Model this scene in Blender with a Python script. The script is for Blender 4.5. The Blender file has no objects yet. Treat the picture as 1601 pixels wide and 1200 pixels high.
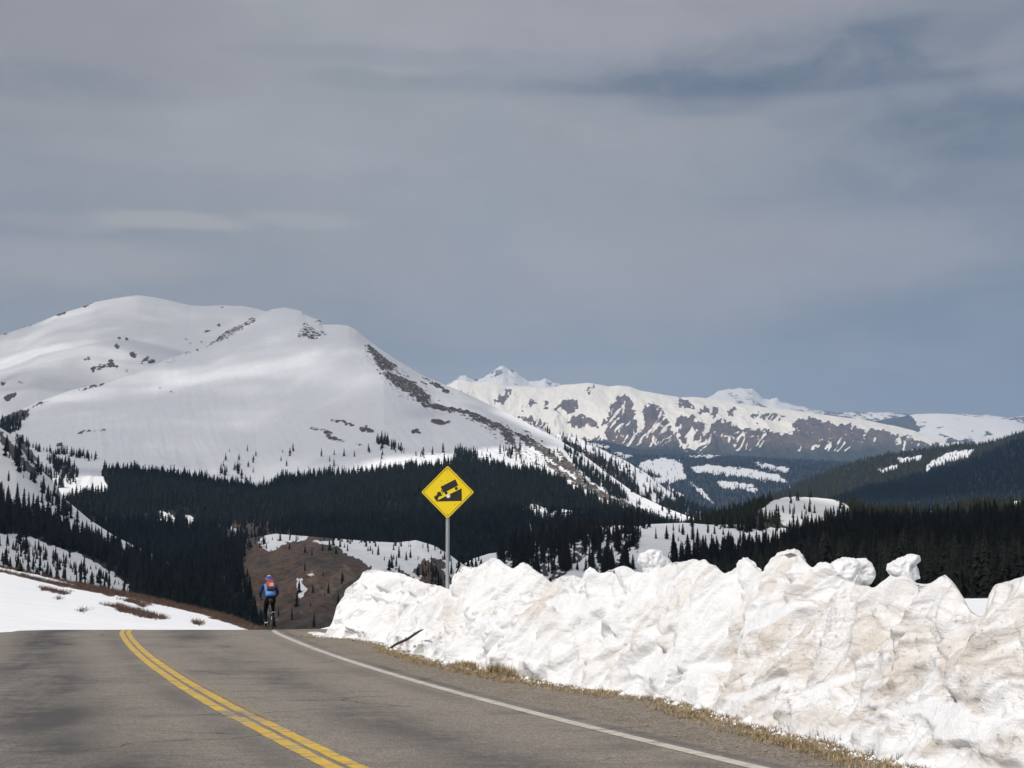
import bpy, bmesh, math, random
import numpy as np
from mathutils import Vector, Matrix

random.seed(7)
rng = np.random.default_rng(11)
scene = bpy.context.scene
COL = scene.collection

# ------------------------------------------------------------------ camera, sky, sun, exposure
F = 1900.0                      # focal length in photo pixels (photo 1601 x 1200)
PITCH = math.atan(140.0 / F)    # level line runs through y = 740 of the photo
cam_d = bpy.data.cameras.new('camera')
cam = bpy.data.objects.new('camera', cam_d)
COL.objects.link(cam)
cam_d.sensor_width = 36.0
cam_d.lens = 36.0 * F / 1601.0
cam_d.clip_start = 0.1
cam_d.clip_end = 120000.0
cam.location = (0, 0, 0)
cam.rotation_euler = (math.pi / 2 + PITCH, 0, 0)
scene.camera = cam

SUN_EL = math.radians(47)
SUN_AZ = math.radians(-136)     # measured from +Y (view direction), clockwise; sun is left and a little behind
to_sun = Vector((math.sin(SUN_AZ) * math.cos(SUN_EL), math.cos(SUN_AZ) * math.cos(SUN_EL), math.sin(SUN_EL)))
sd = bpy.data.lights.new('sun', 'SUN')
sd.energy = 3.35
sd.angle = math.radians(0.6)
sd.color = (1.0, 0.955, 0.89)
sun = bpy.data.objects.new('sun', sd)
COL.objects.link(sun)
sun.rotation_euler = (-to_sun).to_track_quat('-Z', 'Y').to_euler()
sun.location = to_sun * 50

world = bpy.data.worlds.new('World')
scene.world = world
world.use_nodes = True


class NT:
    """small node-tree helper"""
    def __init__(self, tree):
        self.t = tree
        tree.nodes.clear()

    def n(self, typ, ins=None, **props):
        nd = self.t.nodes.new(typ)
        for k, v in props.items():
            setattr(nd, k, v)
        for k, v in (ins or {}).items():
            self.set(nd, k, v)
        return nd

    def set(self, nd, k, v):
        s = nd.inputs[k]
        if isinstance(v, bpy.types.NodeSocket):
            self.t.links.new(v, s)
        elif isinstance(v, bpy.types.Node):
            self.t.links.new(v.outputs[0], s)
        else:
            if isinstance(v, (tuple, list)) and len(v) == 3 and s.type == 'RGBA':
                v = (*v, 1)
            s.default_value = v

    def math(self, op, a, b=0.0, c=None, clamp=False):
        nd = self.n('ShaderNodeMath', {0: a, 1: b}, operation=op, use_clamp=clamp)
        if c is not None:
            self.set(nd, 2, c)
        return nd.outputs[0]

    def vmath(self, op, a, b=(0, 0, 0)):
        nd = self.n('ShaderNodeVectorMath', {0: a, 1: b}, operation=op)
        return nd.outputs['Value'] if op in ('DOT_PRODUCT', 'LENGTH', 'DISTANCE') else nd.outputs[0]

    def noise(self, vec, scale, detail=4, rough=0.55, dist=0.0):
        return self.n('ShaderNodeTexNoise', {'Vector': vec, 'Scale': scale, 'Detail': detail,
                                             'Roughness': rough, 'Distortion': dist}).outputs[0]

    def mix(self, fac, a, b):
        nd = self.n('ShaderNodeMix', data_type='RGBA', blend_type='MIX')
        self.set(nd, 0, fac)
        self.set(nd, 6, a)
        self.set(nd, 7, b)
        return nd.outputs[2]

    def smooth(self, v, lo, hi, a=0.0, b=1.0):
        nd = self.n('ShaderNodeMapRange', {'Value': v, 'From Min': lo, 'From Max': hi, 'To Min': a, 'To Max': b},
                    interpolation_type='SMOOTHSTEP')
        return nd.outputs[0]


def pix_dir(x, y):
    """unit direction in the world of a pixel of the photograph (used to place the cloud banks in the sky)"""
    u = (x - 800.5) / F
    v = (600.0 - y) / F
    d = Vector((u, math.cos(PITCH) - v * math.sin(PITCH), math.sin(PITCH) + v * math.cos(PITCH)))
    return d.normalized()


w = NT(world.node_tree)
out = w.n('ShaderNodeOutputWorld')
skytex = w.n('ShaderNodeTexSky', sky_type='NISHITA')
skytex.sun_disc = False
skytex.sun_elevation = SUN_EL
skytex.sun_rotation = SUN_AZ
skytex.altitude = 3500
bg_sky = w.n('ShaderNodeBackground', {'Color': skytex.outputs[0], 'Strength': 0.10})
tc = w.n('ShaderNodeTexCoord')
sep = w.n('ShaderNodeSeparateXYZ', {0: tc.outputs['Generated']})
# flatten towards the horizon as cloud sheets do
zc = w.math('MAXIMUM', sep.outputs[2], 0.0)
den = w.math('ADD', zc, 0.16)
cx = w.math('DIVIDE', sep.outputs[0], den)
cy = w.math('DIVIDE', sep.outputs[1], den)
cv = w.n('ShaderNodeCombineXYZ', {0: cx, 1: cy, 2: 0.0})
dirv = tc.outputs['Generated']
n1 = w.noise(cv, 0.9, 4, 0.5, 0.5)
n2 = w.noise(w.vmath('MULTIPLY', dirv, (1.0, 1.0, 2.2)), 4.0, 6, 0.55, 0.2)
n3 = w.noise(w.vmath('MULTIPLY', dirv, (1.0, 1.0, 2.2)), 11.0, 7, 0.62, 0.4)
# virga streaks: noise stretched vertically
n4 = w.noise(w.vmath('MULTIPLY', dirv, (1.0, 1.0, 0.15)), 9.0, 3, 0.5, 0.0)
base_hi = (0.40, 0.395, 0.425)
base_lo = (0.50, 0.495, 0.480)
el = w.smooth(sep.outputs[2], 0.02, 0.20)
grad = w.mix(w.math('ADD', el, w.math('MULTIPLY', w.math('SUBTRACT', n2, 0.5), 0.55), clamp=True), (0.345, 0.362, 0.372), (0.358, 0.368, 0.378))
grad = w.mix(w.smooth(w.math('ADD', sep.outputs[2], w.math('MULTIPLY', w.math('SUBTRACT', n2, 0.5), 0.12)), 0.045, 0.13, 1.0, 0.0), grad, base_lo)
grad = w.mix(w.smooth(sep.outputs[2], 0.3, 0.75), grad, (0.62, 0.63, 0.66))
# darker to the right of the view
side = w.vmath('DOT_PRODUCT', dirv, tuple(Vector((0.93, 0.36, 0.0)).normalized()))
grad = w.mix(w.smooth(side, 0.25, 0.95, 0.0, 0.45), grad, (0.20, 0.235, 0.29))
grad = w.mix(w.smooth(n1, 0.35, 0.75, 0.0, 0.30), grad, (0.47, 0.45, 0.47))


def blob(x, y, sx, sy, jit=0.36):
    """soft elongated cloud bank around a direction of the sky"""
    c = pix_dir(x, y)
    d = w.vmath('SUBTRACT', dirv, tuple(c))
    j = w.math('MULTIPLY', w.math('SUBTRACT', n3, 0.5), 0.02)
    dx = w.math('DIVIDE', w.vmath('DOT_PRODUCT', d, (1, 0, 0)), sx / F)
    dz = w.math('DIVIDE', w.math('ADD', w.vmath('DOT_PRODUCT', d, (0, 0, 1)), j), sy / F)
    r2 = w.math('ADD', w.math('MULTIPLY', dx, dx), w.math('MULTIPLY', dz, dz))
    r2 = w.math('ADD', r2, w.math('MULTIPLY', w.math('SUBTRACT', n2, 0.5), jit * 3))
    return r2


dark = (0.135, 0.175, 0.235)
for (x, y, sx, sy, col, amt) in [
    (1450, 40, 620, 120, (0.235, 0.26, 0.31), 0.55), (1600, 300, 420, 240, (0.17, 0.21, 0.27), 0.5), (1700, 500, 500, 160, (0.20, 0.25, 0.31), 0.45),
    (1290, 96, 430, 44, dark, 0.78), (1260, 120, 330, 20, (0.11, 0.15, 0.21), 0.6), (1110, 160, 110, 20, dark, 0.45), (1580, 195, 190, 52, (0.11, 0.15, 0.21), 0.6),
    (1180, 60, 120, 40, (0.34, 0.34, 0.37), 0.4), (1530, 60, 80, 40, (0.36, 0.36, 0.39), 0.4), (120, 50, 300, 90, (0.33, 0.32, 0.36), 0.5), (60, 300, 260, 90, (0.29, 0.31, 0.36), 0.4),
    (900, 125, 260, 24, (0.22, 0.25, 0.30), 0.5), (600, 128, 120, 18, (0.24, 0.27, 0.31), 0.35),
    (80, 130, 190, 28, (0.25, 0.27, 0.32), 0.45), (1610, 95, 60, 50, (0.36, 0.37, 0.41), 0.4),
    (830, 70, 300, 50, (0.42, 0.405, 0.43), 0.55), (1000, 10, 400, 40, (0.40, 0.375, 0.40), 0.6),
    (265, 345, 120, 18, (0.52, 0.50, 0.47), 0.75), (470, 340, 90, 12, (0.48, 0.465, 0.45), 0.55), (95, 350, 90, 14, (0.48, 0.46, 0.44), 0.4),
    (130, 410, 190, 34, (0.49, 0.47, 0.45), 0.6), (1020, 420, 520, 90, (0.405, 0.395, 0.405), 0.75), (700, 555, 900, 18, (0.30, 0.34, 0.38), 0.40), (350, 240, 260, 26, (0.45, 0.45, 0.465), 0.35), (760, 300, 60, 200, (0.33, 0.36, 0.39), 0.4),
    (420, 200, 200, 40, (0.43, 0.435, 0.455), 0.4), (650, 90, 300, 14, (0.29, 0.31, 0.35), 0.4),
]:
    grad = w.mix(w.smooth(blob(x, y, sx, sy), 0.15, 1.5, amt, 0.0), grad, col)
grad = w.mix(w.smooth(n3, 0.38, 0.68, 0.0, 0.22), grad, (0.5, 0.49, 0.50))
grad = w.mix(w.smooth(n4, 0.45, 0.7, 0.0, 0.12), grad, (0.27, 0.30, 0.34))
bg_cl = w.n('ShaderNodeBackground', {'Color': grad, 'Strength': 1.0})
mixw = w.n('ShaderNodeMixShader', {0: 0.93, 1: bg_sky.outputs[0], 2: bg_cl.outputs[0]})
w.t.links.new(mixw.outputs[0], out.inputs[0])

vs = scene.view_settings
vs.view_transform = 'Standard'
vs.look = 'None'
vs.exposure = 0.0
vs.gamma = 1.0
vs.use_curve_mapping = False
cy_ = scene.cycles
cy_.use_denoising = True
cy_.max_bounces = 6
cy_.diffuse_bounces = 3
cy_.glossy_bounces = 2
cy_.transmission_bounces = 4
cy_.transparent_max_bounces = 12
cy_.volume_bounces = 0
cy_.caustics_reflective = False
cy_.caustics_refractive = False


# ------------------------------------------------------------------ helpers
def tag(o, label=None, cat=None, group=None, kind=None):
    if label: o['label'] = label
    if cat: o['category'] = cat
    if group: o['group'] = group
    if kind: o['kind'] = kind
    return o


def link(o, parent=None):
    COL.objects.link(o)
    if parent: o.parent = parent
    return o


def empty(name, loc=(0, 0, 0), rz=0.0):
    o = bpy.data.objects.new(name, None)
    o.location = loc
    o.rotation_euler = (0, 0, rz)
    o.empty_display_size = 0.3
    return link(o)


def mesh_obj(name, verts, faces, mats, parent=None, smooth=False, fmat=None):
    me = bpy.data.meshes.new(name)
    if isinstance(verts, np.ndarray):
        verts = verts.reshape(-1, 3)
        faces = np.asarray(faces)
        k = faces.shape[1]
        me.vertices.add(len(verts))
        me.vertices.foreach_set('co', verts.astype(np.float32).ravel())
        me.loops.add(faces.size)
        me.loops.foreach_set('vertex_index', faces.astype(np.int32).ravel())
        me.polygons.add(len(faces))
        me.polygons.foreach_set('loop_start', (np.arange(len(faces)) * k).astype(np.int32))
        me.update(calc_edges=True)
    else:
        me.from_pydata([tuple(v) for v in verts], [], faces)
    if smooth:
        me.polygons.foreach_set('use_smooth', np.ones(len(me.polygons), bool))
    for m in (mats if isinstance(mats, (list, tuple)) else [mats]):
        me.materials.append(m)
    if fmat is not None:
        me.polygons.foreach_set('material_index', np.asarray(fmat, np.int32))
    me.update()
    o = bpy.data.objects.new(name, me)
    return link(o, parent)


def fattr(o, name, vals):
    a = o.data.attributes.new(name, 'FLOAT', 'POINT')
    a.data.foreach_set('value', np.ascontiguousarray(vals, np.float32).ravel())


def cattr(o, name, rgb):
    rgb = np.asarray(rgb, np.float32).reshape(-1, 3)
    a = o.data.attributes.new(name, 'FLOAT_COLOR', 'POINT')
    a.data.foreach_set('color', np.concatenate([rgb, np.ones((len(rgb), 1), np.float32)], 1).ravel())


# gradient noise in numpy
_perm = np.random.default_rng(5).permutation(256).astype(np.int32)
_perm = np.concatenate([_perm, _perm, _perm])
_g = np.random.default_rng(6).normal(size=(256, 3))
_g /= np.linalg.norm(_g, axis=1, keepdims=True)


def perlin(x, y, z):
    x, y, z = np.broadcast_arrays(np.asarray(x, float), np.asarray(y, float), np.asarray(z, float))
    xi, yi, zi = np.floor(x).astype(np.int64), np.floor(y).astype(np.int64), np.floor(z).astype(np.int64)
    xf, yf, zf = x - xi, y - yi, z - zi
    fade = lambda t: t * t * t * (t * (t * 6 - 15) + 10)
    u, v, ww = fade(xf), fade(yf), fade(zf)
    res = 0
    for dx in (0, 1):
        wx = u if dx else 1 - u
        for dy in (0, 1):
            wy = v if dy else 1 - v
            for dz in (0, 1):
                wz = ww if dz else 1 - ww
                h = _perm[_perm[_perm[(xi + dx) & 255] + ((yi + dy) & 255)] + ((zi + dz) & 255)]
                g = _g[h]
                res = res + wx * wy * wz * (g[..., 0] * (xf - dx) + g[..., 1] * (yf - dy) + g[..., 2] * (zf - dz))
    return res * 1.6


def fbm(x, y, z, oct=4, gain=0.5, lac=2.03, ridged=False):
    s, a, tot = 0, 1.0, 0
    for i in range(oct):
        p = perlin(x + 17.3 * i, y - 9.1 * i, z + 4.7 * i)
        if ridged: p = 1 - 2 * np.abs(p)
        s = s + a * p
        tot += a
        a *= gain
        x, y, z = x * lac, y * lac, z * lac
    return s / tot


def unproj(x, y, D):
    """photo pixel at horizontal distance D in front of the camera -> world point"""
    x, y, D = np.broadcast_arrays(np.asarray(x, float), np.asarray(y, float), np.asarray(D, float))
    u = (x - 800.5) / F
    v = (600.0 - y) / F
    yd = math.cos(PITCH) - v * math.sin(PITCH)
    zd = math.sin(PITCH) + v * math.cos(PITCH)
    return np.stack([u / yd * D, D, zd / yd * D], -1)


def proj(P):
    P = np.asarray(P, float)
    c, s = math.cos(PITCH), math.sin(PITCH)
    dep = P[..., 1] * c + P[..., 2] * s
    up = -P[..., 1] * s + P[..., 2] * c
    return 800.5 + F * P[..., 0] / dep, 600.0 - F * up / dep


GRADE = 0.086
def ground_z(Y):
    """road profile: falls at a steady grade, then rolls over the crest"""
    Y = np.asarray(Y, float)
    z = -1.6 - GRADE * Y
    e = np.maximum(Y - 38.0, 0)
    return z - 0.0075 * np.minimum(e, 25) ** 2 - np.maximum(e - 25, 0) * 0.28


def on_ground(x, y, lift=0.0):
    """pixel -> world point on the plane of the road"""
    d = unproj(x, y, 1.0)
    D = (1.6 - lift) / (-d[..., 2] - GRADE)
    return unproj(x, y, D)


def pl(pts, x, k=1):
    p = np.asarray(pts, float)
    return np.interp(x, p[:, 0], p[:, k])


def in_poly(px, py, poly):
    poly = np.asarray(poly, float)
    inside = np.zeros(px.shape, bool)
    xj, yj = poly[-1]
    for xi, yi in poly:
        c = ((yi > py) != (yj > py)) & (px < (xj - xi) * (py - yi) / (yj - yi + 1e-12) + xi)
        inside ^= c
        xj, yj = xi, yi
    return inside


def mask(x, y, polys, jit=3.0, freq=0.12, seed=0.0, stretch=1.0):
    nx = fbm(x * freq, y * freq * stretch, seed + 0.5, 3) * jit * 1.6
    ny = fbm(x * freq, y * freq * stretch, seed + 31.5, 3) * jit * 1.6
    m = np.zeros(x.shape, bool)
    for p in polys:
        m |= in_poly(x + nx, y + ny, p)
    return m.astype(float)


def blur(a, n=1):
    for _ in range(n):
        b = np.pad(a, 1, mode='edge')
        a = (b[1:-1, 1:-1] * 4 + b[:-2, 1:-1] + b[2:, 1:-1] + b[1:-1, :-2] + b[1:-1, 2:]) / 8
    return a


# ------------------------------------------------------------------ materials
def new_mat(name):
    m = bpy.data.materials.new(name)
    m.use_nodes = True
    t = NT(m.node_tree)
    o = t.n('ShaderNodeOutputMaterial')
    b = t.n('ShaderNodeBsdfPrincipled')
    t.t.links.new(b.outputs[0], o.inputs[0])
    return m, t, b, o


def simple(name, col, rough=0.6, metal=0.0, var=0.12, scale=6.0, bump=0.0):
    m, t, b, o = new_mat(name)
    tcn = t.n('ShaderNodeTexCoord')
    n = t.noise(tcn.outputs['Object'], scale, 5, 0.6)
    c2 = tuple(max(0, c * (1 - var * 2)) for c in col)
    c1 = tuple(min(1, c * (1 + var)) for c in col)
    t.set(b, 'Base Color', t.mix(n, c2, c1))
    t.set(b, 'Roughness', t.smooth(n, 0.2, 0.8, rough * 0.85, min(1, rough * 1.15)))
    b.inputs['Metallic'].default_value = metal
    if bump:
        bp = t.n('ShaderNodeBump', {'Height': n, 'Distance': bump, 'Strength': 0.6})
        t.set(b, 'Normal', bp.outputs[0])
    return m


def terrain_mat(name, unit, snow_col=(0.80, 0.82, 0.86), amt=0.5, rockvar=0.35, dirty=0.06):
    """snow over rock or turf; unit = metres of one noise cell"""
    m, t, b, o = new_mat(name)
    g = t.n('ShaderNodeNewGeometry').outputs['Position']
    at = t.n('ShaderNodeAttribute', attribute_name='snow')
    gc = t.n('ShaderNodeAttribute', attribute_name='ground')
    nA = t.noise(g, 1.0 / unit, 6, 0.65)
    nB = t.noise(g, 0.22 / unit, 5, 0.6, 0.6)
    nC = t.noise(g, 0.02 / unit, 4, 0.6, 0.4)
    nD = t.noise(t.vmath('MULTIPLY', g, (1.0, 1.0, 1.7)), 0.42 / unit, 6, 0.72, 0.5)
    s = t.math('ADD', at.outputs['Fac'], t.math('ADD', t.math('MULTIPLY', t.math('SUBTRACT', nA, 0.5), amt * 1.3),
                                                t.math('MULTIPLY', t.math('SUBTRACT', nD, 0.5), amt * 3.4)))
    s = t.smooth(s, 0.44, 0.56)
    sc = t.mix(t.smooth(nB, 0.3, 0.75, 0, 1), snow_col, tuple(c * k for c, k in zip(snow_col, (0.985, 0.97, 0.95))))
    sc = t.mix(t.smooth(nC, 0.35, 0.8, 0, dirty * 4), sc, (0.70, 0.66, 0.62))
    rk = t.mix(t.smooth(t.math('ADD', t.math('MULTIPLY', nA, 0.45), t.math('MULTIPLY', nD, 0.55)), 0.32, 0.66, 0, 1), t.vmath('MULTIPLY', gc.outputs['Color'], (1 - rockvar * 1.3,) * 3),
               t.vmath('MULTIPLY', gc.outputs['Color'], (1 + rockvar, 1 + rockvar * .9, 1 + rockvar * .8)))
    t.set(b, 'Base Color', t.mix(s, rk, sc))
    t.set(b, 'Roughness', 0.75)
    b.inputs['Specular IOR Level'].default_value = 0.25
    bp = t.n('ShaderNodeBump', {'Height': t.math('ADD', nB, t.math('MULTIPLY', nA, 0.35)), 'Distance': unit * 0.9, 'Strength': 0.35})
    t.set(b, 'Normal', bp.outputs[0])
    return m


# ------------------------------------------------------------------ surfaces of terrain
class Surf:
    """a slope described by rows (bottom to ridge); each row lists (x, y, distance) and the slope runs smoothly between"""
    def __init__(self, rows, x0, x1, nx, nt, back=1.35, back_drop=0.12):
        self.rows = rows
        xs = np.linspace(x0, x1, nx)
        R = len(rows)
        Y = np.array([pl(r, xs, 1) for r in rows])
        D = np.array([np.log(pl(r, xs, 2)) for r in rows])
        ts = np.linspace(0, R - 1, nt)
        def cr(A):
            o = np.zeros((nt, nx))
            for k, t in enumerate(ts):
                i = min(int(t), R - 2)
                f = t - i
                p1, p2 = A[i], A[i + 1]
                m1 = (A[i + 1] - A[i - 1]) / 2 if i > 0 else (p2 - p1)
                m2 = (A[i + 2] - A[i]) / 2 if i + 2 < R else (p2 - p1)
                o[k] = (2*f**3 - 3*f**2 + 1) * p1 + (f**3 - 2*f**2 + f) * m1 + (-2*f**3 + 3*f**2) * p2 + (f**3 - f**2) * m2
            return o
        self.xs, self.ts = xs, ts
        self.y = cr(Y)
        self.D = np.exp(cr(D))
        self.x = np.broadcast_to(xs, self.y.shape).copy()
        self.P = unproj(self.x, self.y, self.D)
        self.back, self.back_drop = back, back_drop
        self.tt = np.broadcast_to((ts / (R - 1))[:, None], self.y.shape)

    def displace(self, d):
        self.P[..., 2] += d
        self.x, self.y = proj(self.P)

    def build(self, name, mat, snow, ground):
        P = self.P
        last = P[-1]
        backs, D0 = [], last[:, 1]
        nb = 6
        for k in range(1, nb + 1):
            s = (k / nb)
            q = last.copy()
            sc = 1 + (self.back - 1) * s
            q[:, 0] *= sc
            q[:, 1] *= sc
            q[:, 2] = last[:, 2] - D0 * self.back_drop * (0.35 * s + 0.65 * s * s)
            backs.append(q)
        PP = np.concatenate([P, np.array(backs)], 0)
        nr, nc = PP.shape[:2]
        idx = np.arange(nr * nc).reshape(nr, nc)
        f = np.stack([idx[:-1, :-1], idx[:-1, 1:], idx[1:, 1:], idx[1:, :-1]], -1).reshape(-1, 4)
        o = mesh_obj(name, PP, f, mat, smooth=True)
        ext = lambda a: np.concatenate([a, np.repeat(a[-1:], nb, 0)], 0)
        fattr(o, 'snow', ext(snow))
        cattr(o, 'ground', ext(ground))
        return o

    def at(self, x, y):
        """point of the slope seen at a pixel (nearest grid vertex)"""
        d = (self.x - x) ** 2 + (self.y - y) ** 2
        k = np.unravel_index(np.argmin(d), d.shape)
        return self.P[k].copy()

    def scatter(self, dens, cap=40000):
        """dens: trees per square metre on the grid"""
        P = self.P
        e1 = P[:-1, 1:] - P[:-1, :-1]
        e2 = P[1:, :-1] - P[:-1, :-1]
        area = np.abs(e1[..., 0] * e2[..., 1] - e1[..., 1] * e2[..., 0])
        wgt = (area * dens[:-1, :-1]).ravel()
        n = int(min(wgt.sum(), cap))
        if n < 1: return np.zeros((0, 3))
        k = rng.choice(len(wgt), n, p=wgt / wgt.sum())
        a, b = rng.random(n)[:, None], rng.random(n)[:, None]
        i, j = np.divmod(k, area.shape[1])
        return (P[i, j] * (1 - a) * (1 - b) + P[i, j + 1] * a * (1 - b) + P[i + 1, j] * (1 - a) * b + P[i + 1, j + 1] * a * b)


def col_field(shape, base, *layers):
    c = np.ones(shape + (3,)) * np.array(base)
    for m, col in layers:
        c = c * (1 - m[..., None]) + np.array(col) * m[..., None]
    return c


ROCK = (0.13, 0.115, 0.105)
BROWN = (0.115, 0.075, 0.052)
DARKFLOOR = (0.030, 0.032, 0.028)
forest_pts = []       # (points, mean height in m, tone, region)

# ---- valley floor sheet that carries everything, out to the horizon
n = 60
gx = np.linspace(-26000, 26000, n)
gy = np.linspace(-9000, 31000, n)
GX, GY = np.meshgrid(gx, gy)
GZ = -430 + fbm(GX / 6000, GY / 6000, 3.3, 3) * 60
idx = np.arange(n * n).reshape(n, n)
fq = np.stack([idx[:-1, :-1], idx[:-1, 1:], idx[1:, 1:], idx[1:, :-1]], -1).reshape(-1, 4)
valley = mesh_obj('valley_floor', np.stack([GX, GY, GZ], -1), fq, terrain_mat('valley_floor_ground', 60.0), smooth=True)
fattr(valley, 'snow', np.clip(0.5 + fbm(GX / 2500, GY / 2500, 1.0, 3) * 0.6, 0, 1))
cattr(valley, 'ground', np.ones((n * n, 3)) * np.array((0.05, 0.055, 0.045)))
tag(valley, kind='structure')

# ---- far peaks
m_far = terrain_mat('far_peak_snow_and_rock', 90.0, (0.82, 0.80, 0.78), 0.9)  # snow tinted warm: warmth of the light put into the colour
s = Surf([[(650, 700, 19000), (1700, 700, 19000)],
          [(650, 640, 21500), (1700, 660, 21500)],
          [(650, 625, 23500), (700, 602, 23500), (718, 590, 23500), (728, 588, 23500), (740, 597, 23500), (756, 592, 23500), (768, 584, 23500),
           (776, 578, 23500), (785, 573, 23500), (795, 580, 23500), (806, 583, 23500), (816, 592, 23500), (826, 597, 23500), (840, 597, 23500), (852, 593, 23500),
           (862, 599, 23500), (880, 604, 23500), (920, 620, 23500), (1000, 640, 23500), (1090, 630, 23500), (1108, 623, 23500), (1122, 614, 23500), (1140, 610, 23500),
           (1158, 608, 23500), (1176, 610, 23500), (1186, 618, 23500), (1193, 625, 23500), (1204, 626, 23500), (1214, 623, 23500), (1222, 630, 23500),
           (1236, 634, 23500), (1250, 637, 23500), (1275, 644, 23500), (1300, 648, 23500), (1330, 652, 23500), (1380, 656, 23500), (1440, 662, 23500), (1700, 680, 23500)]],
         650, 1700, 520, 60)
dz = fbm(s.P[..., 0] / 900, s.P[..., 1] / 900, 0.7, 5, ridged=True) * 170 * (1 - s.tt * 0.85)
s.displace(dz + fbm(s.P[..., 0] / 160, s.P[..., 1] / 160, 0.2, 3, ridged=True) * 28)
sn = 0.33 + 0.7 * fbm(s.P[..., 0] / 260, s.P[..., 2] / 420, 0.4, 4, ridged=True) - 0.25 * (s.y > 640)
o = s.build('distant_peaks', m_far, np.clip(sn * 1.75 - 0.22, -0.3, 1.55), col_field(s.y.shape, (0.17, 0.16, 0.17)))
tag(o, kind='structure')

# ---- far right snowy plateau
s = Surf([[(1230, 720, 15000), (1900, 720, 15000)], [(1230, 690, 16500), (1900, 685, 16500)],
          [(1230, 690, 18000), (1330, 664, 18000), (1380, 656, 18000), (1400, 653, 18000), (1432, 647, 18000), (1465, 646, 18000), (1490, 647, 18000), (1520, 651, 18000),
           (1560, 654, 18000), (1585, 658, 18000), (1601, 663, 18000), (1900, 690, 18000)]], 1230, 1900, 420, 60)
s.displace(fbm(s.P[..., 0] / 1200, s.P[..., 1] / 1200, 2.7, 4, ridged=True) * 90 * (1 - s.tt))
sn = 0.12 + 0.70 * s.tt + 0.70 * fbm(s.x / 22, s.y / 9, 1.4, 4)
sn -= 0.8 * mask(s.x, s.y, [[(1280, 640), (1425, 648), (1440, 675), (1405, 690), (1280, 680)]], 4)
o = s.build('distant_plateau', terrain_mat('plateau_snow', 70.0, (0.80, 0.78, 0.78), 0.5), np.clip(sn * 1.75 - 0.22, -0.3, 1.55), col_field(s.y.shape, (0.07, 0.075, 0.075)))
tag(o, kind='structure')

# ---- long brown range with snowy crest
ridge = [(600, 640), (690, 606), (705, 600), (715, 593), (726, 594), (740, 598), (762, 597), (776, 598), (792, 603), (822, 604), (850, 606), (870, 604), (882, 601),
         (900, 600), (920, 598), (938, 601), (952, 604), (966, 602), (985, 604), (1000, 610), (1022, 614), (1040, 617), (1065, 621), (1085, 620), (1112, 623), (1150, 630),
         (1200, 637), (1250, 643), (1300, 650), (1350, 656), (1400, 666), (1430, 673), (1450, 683), (1475, 691), (1520, 705), (1700, 730)]
s = Surf([[(600, 760, 11000), (1700, 760, 11000)],
          [(600, 720, 12000), (1000, 712, 12000), (1300, 718, 12000), (1700, 740, 12000)],
          [(600, 660, 13200), (800, 655, 13600), (1000, 655, 13000), (1300, 682, 13000), (1450, 705, 13000), (1700, 740, 13000)],
          [(x, y, 15000) for x, y in ridge]], 600, 1700, 760, 130)
rg = fbm(s.P[..., 0] / 520, s.P[..., 1] / 2200, 5.1, 4, ridged=True)
env = np.sin(np.clip(s.tt, 0, 1) * math.pi) ** 0.6
s.displace(rg * 90 * env + fbm(s.P[..., 0] / 150, s.P[..., 1] / 500, 1.1, 3, ridged=True) * 22 * env)
rock = [[(700, 618), (720, 610), (735, 618), (725, 626)], [(740, 632), (760, 628), (756, 640)], [(800, 650), (830, 652), (860, 660), (840, 668)], [(772, 630), (784, 616), (797, 606), (799, 622), (782, 634)], [(824, 634), (832, 620), (844, 634)], [(866, 642), (872, 630), (885, 624), (906, 620), (903, 638), (888, 644)],
        [(884, 660), (897, 650), (915, 650), (938, 657), (934, 668), (900, 668)], [(940, 682), (947, 650), (956, 630), (966, 620), (978, 617), (988, 624), (993, 650), (1000, 690), (985, 690)],
        [(994, 690), (1004, 662), (1006, 640), (1014, 630), (1030, 634), (1040, 650), (1056, 678), (1066, 700), (1020, 700)],
        [(1056, 660), (1064, 650), (1082, 650), (1102, 664), (1096, 684), (1078, 700), (1066, 690)],
        [(1094, 690), (1108, 664), (1128, 656), (1150, 664), (1160, 672), (1180, 664), (1200, 672), (1230, 680), (1250, 672), (1280, 690), (1250, 720), (1090, 720)],
        [(1236, 664), (1262, 652), (1290, 660), (1330, 664), (1372, 672), (1420, 682), (1444, 692), (1470, 694), (1480, 730), (1300, 730), (1280, 690), (1250, 675)],
        [(600, 690), (800, 672), (830, 664), (850, 668), (870, 690), (900, 684), (940, 684), (1000, 690), (1060, 700), (1100, 700), (1700, 700), (1700, 800), (600, 800)],
        [(1094, 636), (1106, 634), (1108, 646), (1096, 648)], [(1114, 638), (1124, 634), (1122, 650), (1112, 652)], [(1138, 640), (1152, 638), (1146, 652), (1134, 652)],
        [(1062, 622), (1086, 634), (1084, 638), (1058, 632)], [(1168, 650), (1190, 642), (1230, 650), (1214, 658), (1180, 656)], [(812, 640), (822, 622), (816, 646)],
        [(848, 636), (856, 626), (860, 640)], [(908, 610), (932, 604), (936, 608), (914, 616)]]
mr = mask(s.x, s.y, rock, 7.0, 0.14, 3.0)
coul = fbm(s.x / 14.0 + s.y / 22 + 0.8 * fbm(s.x / 30, s.y / 30, 3.3, 2), s.y / 50.0, 2.2, 4, ridged=True)
sn = 0.92 - 0.95 * blur(mr, 1) + 0.25 * fbm(s.x / 10, s.y / 7, 7.7, 3) + np.clip(coul - 0.48, 0, 1) * 2.4 * np.clip(fbm(s.x / 38, s.y / 50, 12.2, 2) * 2.5 + 0.3, 0, 1) * (s.y < 705) * (s.tt > 0.35)
gul = fbm(s.x / 5.5 + 1.2 * fbm(s.x / 18, s.y / 14, 5.5, 2), s.y / 30.0, 4.1, 3, ridged=True)
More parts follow.
